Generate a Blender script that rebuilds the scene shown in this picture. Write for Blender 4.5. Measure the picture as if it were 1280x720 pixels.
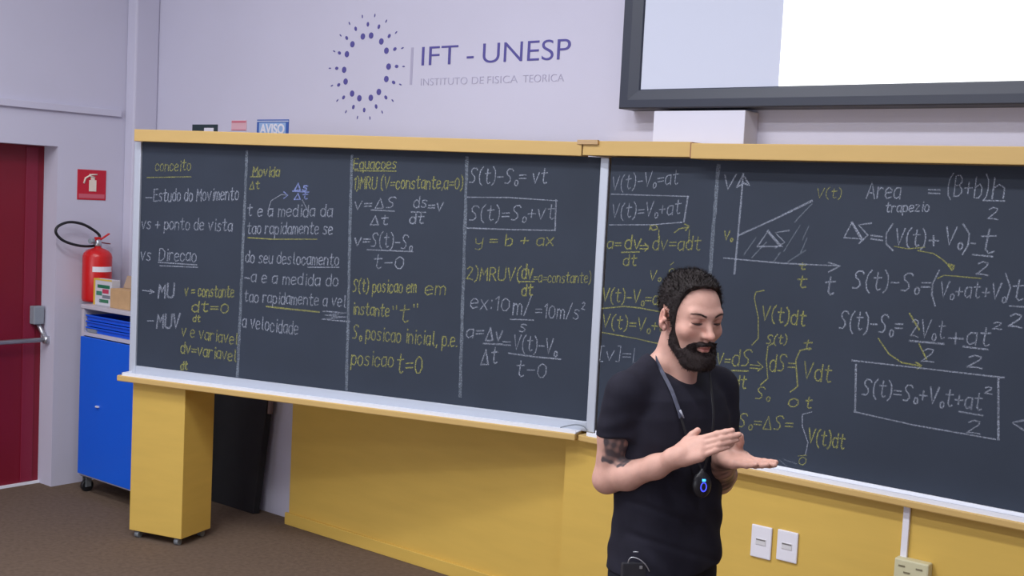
import bpy, bmesh, math, random
import numpy as np
from mathutils import Vector, Matrix

C = bpy.context.scene.collection
for o in list(bpy.data.objects):
    bpy.data.objects.remove(o)
random.seed(7)
rng = np.random.default_rng(7)

# ------------------------------------------------------------------ camera
cam = bpy.data.cameras.new('camera')
cam.sensor_width = 36.0
cam.lens = 1477.5 * 36.0 / 1280.0
cam.clip_start = 0.05
camo = bpy.data.objects.new('camera', cam)
C.objects.link(camo)
PITCH, ROLL, HEAD = 0.0736, 0.04989, 0.6721
F = Vector((0, math.cos(PITCH), -math.sin(PITCH)))
X = Vector((1, 0, 0))
U = X.cross(F)
X2 = math.cos(ROLL) * X + math.sin(ROLL) * U
U2 = -math.sin(ROLL) * X + math.cos(ROLL) * U
RZ = Matrix.Rotation(HEAD, 3, 'Z')
mx, mu, mf = RZ @ X2, RZ @ U2, -(RZ @ F)
camo.matrix_world = Matrix(((mx.x, mu.x, mf.x, 0), (mx.y, mu.y, mf.y, 0), (mx.z, mu.z, mf.z, 1.9), (0, 0, 0, 1)))
bpy.context.scene.camera = camo

# ------------------------------------------------------------------ light and exposure
sc = bpy.context.scene
sc.view_settings.view_transform = 'Standard'
sc.view_settings.look = 'None'
sc.view_settings.gamma = 1.0
sc.view_settings.use_curve_mapping = False
sc.view_settings.exposure = 0.0
world = bpy.data.worlds.new('room_air')
sc.world = world
world.use_nodes = True
bg = world.node_tree.nodes['Background']
bg.inputs[0].default_value = (0.72, 0.76, 1.0, 1)
bg.inputs[1].default_value = 0.25

def area(name, loc, size, power, col, rot=(0, 0, 0)):
    l = bpy.data.lights.new(name, 'AREA')
    l.shape = 'RECTANGLE'
    l.size, l.size_y = size
    l.energy = power
    l.color = col
    o = bpy.data.objects.new(name, l)
    o.location = loc
    o.rotation_euler = rot
    C.objects.link(o)
    return o

COOL = (0.95, 0.965, 1.0)
for lx, ly, pw in ((-5.2, 1.7, 22), (-3.5, 1.7, 66), (-1.7, 1.7, 44), (0.4, 1.7, 26), (-5.0, -0.2, 32), (-3.2, -0.2, 66), (-1.4, -0.2, 34), (0.6, -0.2, 20), (-4.0, -2.8, 26), (-1.4, -2.8, 26)):
    area('ceiling_lamp', (lx, ly, 4.3), (1.2, 0.3), pw, COOL)
area('front_fill_light', (-3.6, -4.9, 1.7), (4.5, 2.0), 110, (0.90, 0.95, 1.0), (math.radians(90), 0, 0))  # added fill light from behind the camera; the wall has no window

# ------------------------------------------------------------------ helpers
def lin(c):
    return tuple(((v / 255) / 12.92 if v / 255 <= 0.04045 else ((v / 255 + 0.055) / 1.055) ** 2.4) for v in c)

def mat(name, rgb, rough=0.6, vary=0.0, scale=8.0, bump=0.0, bscale=60.0, metal=0.0, spec=0.5, emit=None, estr=0.0, stretch=None, attr=None):
    m = bpy.data.materials.new(name)
    m.use_nodes = True
    nt = m.node_tree
    b = nt.nodes['Principled BSDF']
    c = lin(rgb)
    b.inputs['Base Color'].default_value = (*c, 1)
    b.inputs['Roughness'].default_value = rough
    b.inputs['Metallic'].default_value = metal
    b.inputs['Specular IOR Level'].default_value = spec
    tc = nt.nodes.new('ShaderNodeTexCoord')
    src = tc.outputs['Object']
    if stretch:
        mp = nt.nodes.new('ShaderNodeMapping')
        mp.inputs['Scale'].default_value = stretch
        nt.links.new(src, mp.inputs['Vector'])
        src = mp.outputs['Vector']
    col = None
    if attr:
        a = nt.nodes.new('ShaderNodeVertexColor')
        a.layer_name = attr
        col = a.outputs['Color']
    if vary:
        n = nt.nodes.new('ShaderNodeTexNoise')
        n.inputs['Scale'].default_value = scale
        n.inputs['Detail'].default_value = 5
        nt.links.new(src, n.inputs['Vector'])
        r = nt.nodes.new('ShaderNodeMapRange')
        r.inputs['From Min'].default_value = 0.3
        r.inputs['From Max'].default_value = 0.7
        r.inputs['To Min'].default_value = 1 - vary
        r.inputs['To Max'].default_value = 1 + vary
        nt.links.new(n.outputs['Fac'], r.inputs['Value'])
        mu_ = nt.nodes.new('ShaderNodeVectorMath')
        mu_.operation = 'SCALE'
        if col:
            nt.links.new(col, mu_.inputs[0])
        else:
            mu_.inputs[0].default_value = c
        nt.links.new(r.outputs['Result'], mu_.inputs['Scale'])
        col = mu_.outputs['Vector']
    if col:
        nt.links.new(col, b.inputs['Base Color'])
    if bump:
        n2 = nt.nodes.new('ShaderNodeTexNoise')
        n2.inputs['Scale'].default_value = bscale
        n2.inputs['Detail'].default_value = 3
        nt.links.new(src, n2.inputs['Vector'])
        bp = nt.nodes.new('ShaderNodeBump')
        bp.inputs['Strength'].default_value = bump
        bp.inputs['Distance'].default_value = 0.01
        nt.links.new(n2.outputs['Fac'], bp.inputs['Height'])
        nt.links.new(bp.outputs['Normal'], b.inputs['Normal'])
    if emit:
        b.inputs['Emission Color'].default_value = (*lin(emit), 1)
        b.inputs['Emission Strength'].default_value = estr
    return m

def chalk_mat(name, rgb, cover):
    m = bpy.data.materials.new(name)
    m.use_nodes = True
    nt = m.node_tree
    b = nt.nodes['Principled BSDF']
    b.inputs['Base Color'].default_value = (*lin(rgb), 1)
    b.inputs['Roughness'].default_value = 0.95
    b.inputs['Specular IOR Level'].default_value = 0.1
    tc = nt.nodes.new('ShaderNodeTexCoord')
    n = nt.nodes.new('ShaderNodeTexNoise')
    n.inputs['Scale'].default_value = 260
    n.inputs['Detail'].default_value = 2
    n2 = nt.nodes.new('ShaderNodeTexNoise')
    n2.inputs['Scale'].default_value = 7
    nt.links.new(tc.outputs['Object'], n.inputs['Vector'])
    nt.links.new(tc.outputs['Object'], n2.inputs['Vector'])
    r = nt.nodes.new('ShaderNodeMapRange')
    r.inputs['From Min'].default_value = 0.35
    r.inputs['From Max'].default_value = 0.65
    r.inputs['To Min'].default_value = cover - 0.28
    r.inputs['To Max'].default_value = cover + 0.22
    nt.links.new(n.outputs['Fac'], r.inputs['Value'])
    m2 = nt.nodes.new('ShaderNodeMath')
    m2.operation = 'MULTIPLY'
    r2 = nt.nodes.new('ShaderNodeMapRange')
    r2.inputs['From Min'].default_value = 0.3
    r2.inputs['From Max'].default_value = 0.7
    r2.inputs['To Min'].default_value = 0.7
    r2.inputs['To Max'].default_value = 1.1
    nt.links.new(n2.outputs['Fac'], r2.inputs['Value'])
    nt.links.new(r.outputs['Result'], m2.inputs[0])
    nt.links.new(r2.outputs['Result'], m2.inputs[1])
    m2.use_clamp = True
    nt.links.new(m2.outputs[0], b.inputs['Alpha'])
    return m

M = dict(
    wall=mat('white_paint', (201, 199, 217), 0.85, vary=0.02, scale=1.5, bump=0.05, bscale=180),
    pillar=mat('white_paint_fresh', (215, 211, 226), 0.8),
    ceil=mat('ceiling_paint', (205, 205, 212), 0.9),
    carpet=mat('brown_carpet', (114, 97, 84), 0.95, vary=0.14, scale=40, bump=0.5, bscale=500, spec=0.1),
    yellow=mat('yellow_laminate', (214, 178, 88), 0.5, vary=0.035, scale=3, stretch=(1, 1, 6), spec=0.35),
    yellow_top=mat('yellow_laminate_rail', (206, 172, 108), 0.5, vary=0.03, scale=3, stretch=(1, 1, 6), spec=0.35),
    slate=mat('chalkboard_slate', (49, 57, 71), 0.7, vary=0.10, scale=2.2, bump=0.03, bscale=300, spec=0.35),
    alu=mat('painted_aluminium', (190, 196, 208), 0.45, metal=0.25),
    white=mat('white_plastic', (232, 230, 238), 0.4),
    tray=mat('white_tray', (238, 240, 248), 0.5),
    red_door=mat('dark_red_door', (124, 12, 38), 0.5, vary=0.05, scale=3),
    red=mat('red_enamel', (205, 30, 32), 0.3),
    blue=mat('blue_laminate', (10, 98, 226), 0.4),
    blue_tray=mat('blue_plastic', (16, 90, 225), 0.4),
    cab=mat('pale_grey_steel', (196, 192, 204), 0.5),
    black=mat('black_panel', (28, 27, 31), 0.7, vary=0.15, scale=12),
    frame=mat('dark_screen_frame', (46, 51, 66), 0.45),
    fabric=mat('screen_fabric', (206, 211, 228), 0.9),
    rubber=mat('black_rubber', (26, 27, 32), 0.5),
    caster=mat('grey_caster', (120, 125, 130), 0.4),
    steel=mat('brushed_steel', (190, 192, 198), 0.35, metal=0.8),
    grey=mat('grey_plastic', (140, 148, 158), 0.5),
    card=mat('cardboard', (196, 160, 118), 0.85, vary=0.06, scale=20),
    dark=mat('dark_plastic', (30, 30, 36), 0.4),
    beige=mat('beige_plastic', (208, 202, 165), 0.5),
    chalk_line=chalk_mat('chalk_divider', (140, 150, 164), 0.52),
    ck_w=chalk_mat('white_chalk', (182, 190, 208), 0.44),
    ck_y=chalk_mat('yellow_chalk', (180, 180, 106), 0.48),
    ck_b=chalk_mat('blue_chalk', (150, 165, 225), 0.6),
    ck_f=chalk_mat('faint_chalk', (150, 160, 175), 0.34),
)

def tag(o, label=None, cat=None, group=None, kind=None):
    if label: o['label'] = label
    if cat: o['category'] = cat
    if group: o['group'] = group
    if kind: o['kind'] = kind
    return o

def thing(name, label, cat, loc=(0, 0, 0), rz=0.0, group=None):
    o = bpy.data.objects.new(name, None)
    o.empty_display_size = 0.1
    o.location = loc
    o.rotation_euler = (0, 0, rz)
    C.objects.link(o)
    return tag(o, label, cat, group)

def build(name, bm, m, parent=None, org=None, smooth=False):
    """link a bmesh as one object; org = world position of the parent chain, subtracted from the vertices"""
    me = bpy.data.meshes.new(name)
    if org is not None:
        bmesh.ops.translate(bm, verts=bm.verts, vec=-Vector(org))
    bmesh.ops.recalc_face_normals(bm, faces=bm.faces)
    bm.to_mesh(me)
    bm.free()
    for mm in (m if isinstance(m, (list, tuple)) else [m]):
        me.materials.append(mm)
    if smooth:
        me.polygons.foreach_set('use_smooth', [True] * len(me.polygons))
    o = bpy.data.objects.new(name, me)
    C.objects.link(o)
    o.parent = parent
    return o

def box(bm, x0, x1, y0, y1, z0, z1, bev=0.0, rot=None, mi=0):
    t = bmesh.new()
    bmesh.ops.create_cube(t, size=1)
    for v in t.verts:
        v.co = Vector(((x0 + x1) / 2 + v.co.x * (x1 - x0), (y0 + y1) / 2 + v.co.y * (y1 - y0), (z0 + z1) / 2 + v.co.z * (z1 - z0)))
    if bev:
        bmesh.ops.bevel(t, geom=t.edges, offset=bev, segments=2, affect='EDGES', profile=0.5)
    if rot:
        c = Vector(((x0 + x1) / 2, (y0 + y1) / 2, (z0 + z1) / 2))
        bmesh.ops.rotate(t, verts=t.verts, cent=c, matrix=rot)
    merge(bm, t, mi)
    return bm

def merge(bm, t, mi=0):
    vs = [bm.verts.new(v.co) for v in t.verts]
    t.verts.index_update()
    for f in t.faces:
        try:
            nf = bm.faces.new([vs[v.index] for v in f.verts])
            nf.material_index = mi
            nf.smooth = f.smooth
        except ValueError:
            pass
    t.free()

def bx(*a, **k):
    return box(bmesh.new(), *a, **k)

def tube(bm, pts, r, n=10, cap=True, flat=1.0, mi=0):
    """swept tube through points; r is a number or a list"""
    pts = [Vector(p) for p in pts]
    rs = r if isinstance(r, (list, tuple)) else [r] * len(pts)
    rings = []
    up = Vector((0, 0, 1))
    prev = None
    for i, p in enumerate(pts):
        d = (pts[min(i + 1, len(pts) - 1)] - pts[max(i - 1, 0)]).normalized()
        if prev is None:
            a = d.cross(up)
            if a.length < 1e-3: a = d.cross(Vector((1, 0, 0)))
        else:
            a = prev - d * prev.dot(d)
        a.normalize()
        prev = a
        b = d.cross(a)
        rings.append([bm.verts.new(p + (a * math.cos(2 * math.pi * k / n) + b * flat * math.sin(2 * math.pi * k / n)) * rs[i]) for k in range(n)])
    for i in range(len(rings) - 1):
        for k in range(n):
            f = bm.faces.new((rings[i][k], rings[i][(k + 1) % n], rings[i + 1][(k + 1) % n], rings[i + 1][k]))
            f.smooth = True
            f.material_index = mi
    if cap:
        bm.faces.new(rings[0][::-1]).material_index = mi
        bm.faces.new(rings[-1]).material_index = mi
    return bm

def spline(pts, n=6, closed=False):
    pts = [Vector(p) for p in pts]
    out = []
    N = len(pts)
    for i in range(N if closed else N - 1):
        g = (lambda j: pts[j % N]) if closed else (lambda j: pts[max(0, min(N - 1, j))])
        p0, p1, p2, p3 = g(i - 1), g(i), g(i + 1), g(i + 2)
        for s in range(n):
            t = s / n
            out.append(0.5 * ((2 * p1) + (p2 - p0) * t + (2 * p0 - 5 * p1 + 4 * p2 - p3) * t * t + (-p0 + 3 * p1 - 3 * p2 + p3) * t ** 3))
    out.append(pts[0] if closed else pts[-1])
    return out

def lathe(bm, prof, c=(0, 0, 0), n=28, mi=0):
    rings = []
    for r, z in prof:
        rings.append([bm.verts.new((c[0] + r * math.cos(2 * math.pi * k / n), c[1] + r * math.sin(2 * math.pi * k / n), c[2] + z)) for k in range(n)])
    for i in range(len(rings) - 1):
        for k in range(n):
            f = bm.faces.new((rings[i][k], rings[i][(k + 1) % n], rings[i + 1][(k + 1) % n], rings[i + 1][k]))
            f.smooth = True
            f.material_index = mi
    bm.faces.new(rings[0][::-1])
    bm.faces.new(rings[-1])
    return bm

def text_mesh(name, s, m, parent, loc, size, width=None, rot=(math.pi / 2, 0, 0), thin=0.0, depth=0.001, spacing=1.0):
    cu = bpy.data.curves.new(name, 'FONT')
    cu.body = s
    cu.size = size
    cu.extrude = depth
    cu.offset = thin
    cu.space_character = spacing
    t = bpy.data.objects.new(name + '_tmp', cu)
    C.objects.link(t)
    bpy.context.view_layer.update()
    me = bpy.data.meshes.new_from_object(t.evaluated_get(bpy.context.evaluated_depsgraph_get()))
    bpy.data.objects.remove(t)
    me.name = name
    if width:
        xs = [v.co.x for v in me.vertices]
        x0, x1 = min(xs), max(xs)
        k = width / (x1 - x0)
        for v in me.vertices:
            v.co.x = (v.co.x - x0) * k
    me.materials.clear()
    me.materials.append(m)
    o = bpy.data.objects.new(name, me)
    o.location = loc
    o.rotation_euler = rot
    C.objects.link(o)
    o.parent = parent
    return o

# ------------------------------------------------------------------ the room
XL, YW, CEIL = -6.645, 4.507, 4.4
def structure(name, bm, m, label=None):
    return tag(build(name, bm, m), label, None, None, 'structure')

structure('floor', bx(-7.6, 3.6, -5.2, 4.8, -0.12, 0.0), M['carpet'])
structure('ceiling', bx(-7.6, 3.6, -5.2, 4.8, CEIL, CEIL + 0.12), M['ceil'])
structure('wall_back', bx(XL - 0.3, 3.6, YW, YW + 0.2, 0, CEIL), M['wall'])
structure('wall_right', bx(3.4, 3.6, -5.0, YW, 0, CEIL), M['wall'])
structure('wall_front', bx(XL - 0.3, 3.4, -5.2, -5.0, 0, CEIL), M['wall'])
DY0, DY1, DZ = 2.70, 3.884, 2.09
b = bmesh.new()
box(b, XL - 0.3, XL, DY1, YW, 0, CEIL)
box(b, XL - 0.3, XL, -5.0, DY0, 0, CEIL)
box(b, XL - 0.3, XL, DY0, DY1, DZ, CEIL)
structure('wall_left', b, M['wall'])
structure('trim_1', bx(XL, -6.545, 4.334, YW, 0, CEIL, bev=0.012), M['wall'])
structure('trim_2', bx(XL, XL + 0.022, 0.4, 4.30, 2.302, 2.345, bev=0.003), M['wall'])
# red door in its recess
XD = -6.80
door = tag(build('door_1', bx(XD - 0.05, XD, DY0, DY1, 0.012, DZ), M['red_door'], org=None), None, None, None, 'structure')
build('door_sheen', bx(XD, XD + 0.006, 3.765, 3.842, 0.02, DZ - 0.01, bev=0.002), mat('red_sheen_strip', (134, 28, 56), 0.45), door)  # lighter strip: reflection on the door painted as a colour
b = bmesh.new()
box(b, XD + 0.004, XD + 0.06, 3.805, 3.872, 1.0, 1.112, bev=0.006)
build('latch_box', b, M['grey'], door)
b = bmesh.new()
tube(b, [(XD + 0.03, 3.845, 1.01), (XD + 0.05, 3.862, 0.955), (XD + 0.085, 3.875, 0.91)], 0.013)
tube(b, [(XD + 0.085, 3.875, 0.908), (XD + 0.085, 2.8, 0.903)], 0.014)
tube(b, [(XD + 0.085, 3.873, 0.93), (XD + 0.085, 3.873, 0.885)], 0.022)
build('push_bar', b, M['steel'], door)
structure('trim_3', bx(XD - 0.02, XD + 0.02, DY0, DY1, 0.0, 0.014), M['tray'])
b = bmesh.new()
box(b, -5.066, -3.097, 4.43, YW, 0.0, 0.862)
box(b, -5.082, -3.097, 4.412, 4.43, 0.0, 0.068, bev=0.003)
structure('trim_4', b, M['yellow'])
b = bmesh.new()
box(b, -3.097, 1.3, 4.346, YW, 0.0, 0.846)
box(b, -3.105, 1.3, 4.328, 4.346, 0.0, 0.068, bev=0.003)
structure('trim_5', b, M['yellow'])

# ------------------------------------------------------------------ stroke font for the chalk writing
FONT = {
 'a': ['3,4 1,4 0,3 0,1 1,0 3,1', '3,4 3,0'], 'b': ['0,6 0,0 2,0 3,1 3,3 2,4 0,3'], 'c': ['3,3 2,4 1,4 0,3 0,1 1,0 2,0 3,1'],
 'd': ['3,6 3,0', '3,3 2,4 1,4 0,3 0,1 1,0 2,0 3,1'], 'e': ['0,2 3,2.4 3,3.3 2,4 1,4 0,3 0,1 1,0 3,.6'], 'f': ['3,6 2,6 1,5 1,0', '0,4 2.5,4'],
 'g': ['3,4 1,4 0,3 0,1 1,0 3,1', '3,4 3,-1 2,-2 .5,-1.6'], 'h': ['0,6 0,0', '0,3 1.5,4 3,3 3,0'], 'i': ['1,4 1,0', '1,5.4 1,5.8'],
 'j': ['2,4 2,-1 1,-2 0,-1.4', '2,5.3 2,5.7'], 'k': ['0,6 0,0', '3,4 0,1.5 3,0'], 'l': ['1,6 1,.5 2,0'], 'm': ['0,4 0,0', '0,3 1,4 2,3 2,0', '2,3 3,4 4,3 4,0'],
 'n': ['0,4 0,0', '0,3 1.5,4 3,3 3,0'], 'o': ['1,4 0,3 0,1 1,0 2,0 3,1 3,3 2,4 1,4'], 'p': ['0,4 0,-2', '0,3 1,4 2,4 3,3 3,1 2,0 0,.6'],
 'q': ['3,4 3,-2', '3,3 2,4 1,4 0,3 0,1 1,0 3,.6'], 'r': ['0,4 0,0', '0,2.6 1.3,4 2.6,3.6'], 's': ['3,3.5 2,4 .7,3.8 .4,2.8 2.4,1.8 2.6,.6 1.4,0 0,.5'],
 't': ['1.4,6 1.2,1 2,0 3,.5', '0,4.2 3,4.4'], 'u': ['0,4 0,1 1,0 2,0 3,1', '3,4 3,0'], 'v': ['0,4 1.4,0 3.2,4.4'], 'w': ['0,4 1,0 2,3 3,0 4,4'],
 'x': ['0,4 3,0', '3,4 0,0'], 'y': ['0,4 .2,1.6 1.4,1 3,2', '3,4 2.8,-1 1.5,-2 .3,-1.4'], 'z': ['0,4 3,4 0,0 3,0'],
 'A': ['0,0 2,6 4,0', '.7,2 3.2,2'], 'B': ['0,0 0,6 2,6 3,5 3,4 2,3.2 0,3', '2,3.2 3.3,2 3.3,1 2,0 0,0'], 'D': ['0,0 0,6 2,6 4,4.5 4,1.5 2,0 0,0'],
 'E': ['3.5,6 0,6 0,0 3.5,0', '0,3.2 3,3.2'], 'L': ['0,6 0,0 3,0'], 'M': ['0,0 .4,6 2,2.5 3.8,6 4.2,0'], 'R': ['0,0 0,6 2,6 3,5 3,4 2,3 0,3', '1.5,3 3.5,0'],
 'S': ['4,5.2 3.4,6 1.6,6 .6,5 .9,3.8 2.6,2.6 2.9,1.2 1.8,.1 0,.2'], 'U': ['0,6 0,1 1,0 3,0 4,1 4,6'], 'V': ['0,6 1.7,0 4,6.2'], 'C': ['4,5 3,6 1,6 0,4 0,2 1,0 3,0 4,1'],
 '0': ['1.4,5 .2,4 0,1.6 1,0 2.4,0 3.4,1.6 3.2,4 2,5 1.4,5'], '1': ['.3,4.6 1.6,6 1.5,0'], '2': ['.2,5 1.4,6 3,5.4 2.8,4 0,.2 1.6,.5 3.6,0'],
 '=': ['0,3.1 3.4,3.2', '0,1.7 3.4,1.8'], '+': ['0,2.4 3.4,2.5', '1.7,4.1 1.6,.9'], '-': ['0,2.5 3,2.6'], '(': ['1.8,6.6 .4,5 0,2.5 .5,.2 1.7,-1'],
 ')': ['0,6.6 1.3,5 1.6,2.5 1.2,.2 0,-1'], '[': ['1.4,6.4 0,6.4 0,-.4 1.4,-.4'], ']': ['0,6.4 1.4,6.4 1.4,-.4 0,-.4'], '/': ['0,-.5 2.6,6.2'],
 ',': ['.6,.4 .2,-.9'], '.': ['.3,.0 .5,.3'], ':': ['.3,3.4 .4,3.8', '.3,.4 .4,.8'], '"': ['0,6 .2,5', '1.2,6.1 1.3,5'],
}
DELTA = ['0,0 2,5.6 4,0 0,0', '2,5.6 3.6,.4']
def glyphs(s):
    """polylines of a string in font units and its length"""
    out, x, i = [], 0.0, 0
    while i < len(s):
        ch, sc_, dy = s[i], 1.0, 0.0
        if ch == '_' and i + 1 < len(s): i += 1; ch = s[i]; sc_, dy = 0.55, -0.9
        elif ch == '^' and i + 1 < len(s): i += 1; ch = s[i]; sc_, dy = 0.5, 4.0
        if ch == ' ': x += 2.6; i += 1; continue
        g = FONT.get(ch, FONT['o'])
        if ch == 'D' and i + 1 < len(s) and s[i + 1] in 'tSsv': g = DELTA
        if ch == 'V' and sc_ == 1: g = FONT['V']
        w = 0
        j = random.uniform(-0.25, 0.25)
        for pl in g:
            pp = [tuple(float(q) for q in p.split(',')) for p in pl.split()]
            w = max(w, max(p[0] for p in pp))
            out.append([(x + p[0] * sc_ + p[1] * 0.06, (p[1] + j) * sc_ + dy) for p in pp])
        x += w * sc_ + (1.3 if sc_ == 1 else 0.8)
        i += 1
    return out, x - 1.3

def ribbon(bm, pts, w, y):
    """flat chalk stroke lying on the board plane, with a hand's wobble"""
    pts = [Vector((p[0], 0, p[1])) for p in pts]
    if len(pts) > 2:
        q = []
        for a, b_ in zip(pts, pts[1:]):
            q += [a, a.lerp(b_, 0.5)]
        pts = q + [pts[-1]]
    prev = None
    n = len(pts)
    for i, p in enumerate(pts):
        d = pts[min(i + 1, n - 1)] - pts[max(i - 1, 0)]
        if d.length < 1e-6: continue
        d.normalize()
        s = Vector((-d.z, 0, d.x)) * w * 0.5 * random.uniform(0.8, 1.15)
        e = d * (w * 0.4) * (-1 if i == 0 else 1 if i == n - 1 else 0)
        a = bm.verts.new((p.x + s.x + e.x, y, p.z + s.z + e.z))
        b_ = bm.verts.new((p.x - s.x + e.x, y, p.z - s.z + e.z))
        if prev:
            bm.faces.new((prev[0], prev[1], b_, a))
        prev = (a, b_)

def chalk(items, parent, y, dx=0.0, dz=0.0):
    names = {'w': 'ck_w', 'y': 'ck_y', 'b': 'ck_b', 'f': 'ck_f'}
    labels = {'w': 'white chalk writing', 'y': 'yellow chalk writing', 'b': 'blue chalk writing', 'f': 'faint smudged chalk strokes'}
    lay = 0
    for s, pts, h, c, w in items:
        bm = bmesh.new()
        pp = [(pts[i] - dx, pts[i + 1] - dz) for i in range(0, len(pts), 2)]
        lay = (lay + 1) % 7
        yy = y - 0.0004 - lay * 0.00012
        if not s:
            ribbon(bm, pp, w, yy)
        else:
            g, L = glyphs(s)
            (xa, za), (xb, zb) = pp
            k = (xb - xa) / L
            sl = (zb - za) / (xb - xa)
            hu = 5.0 if s.islower() and not any(q in s for q in 'tdlbhf') else 6.0
            for pl in g:
                q = [(xa + p[0] * k, za + p[0] * k * sl + p[1] * h / hu) for p in pl]
                ribbon(bm, q, w, yy)
        tag(build('chalk_writing' if s else 'chalk_stroke', bm, M[names[c]], parent), labels[c] if s else None)
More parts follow.
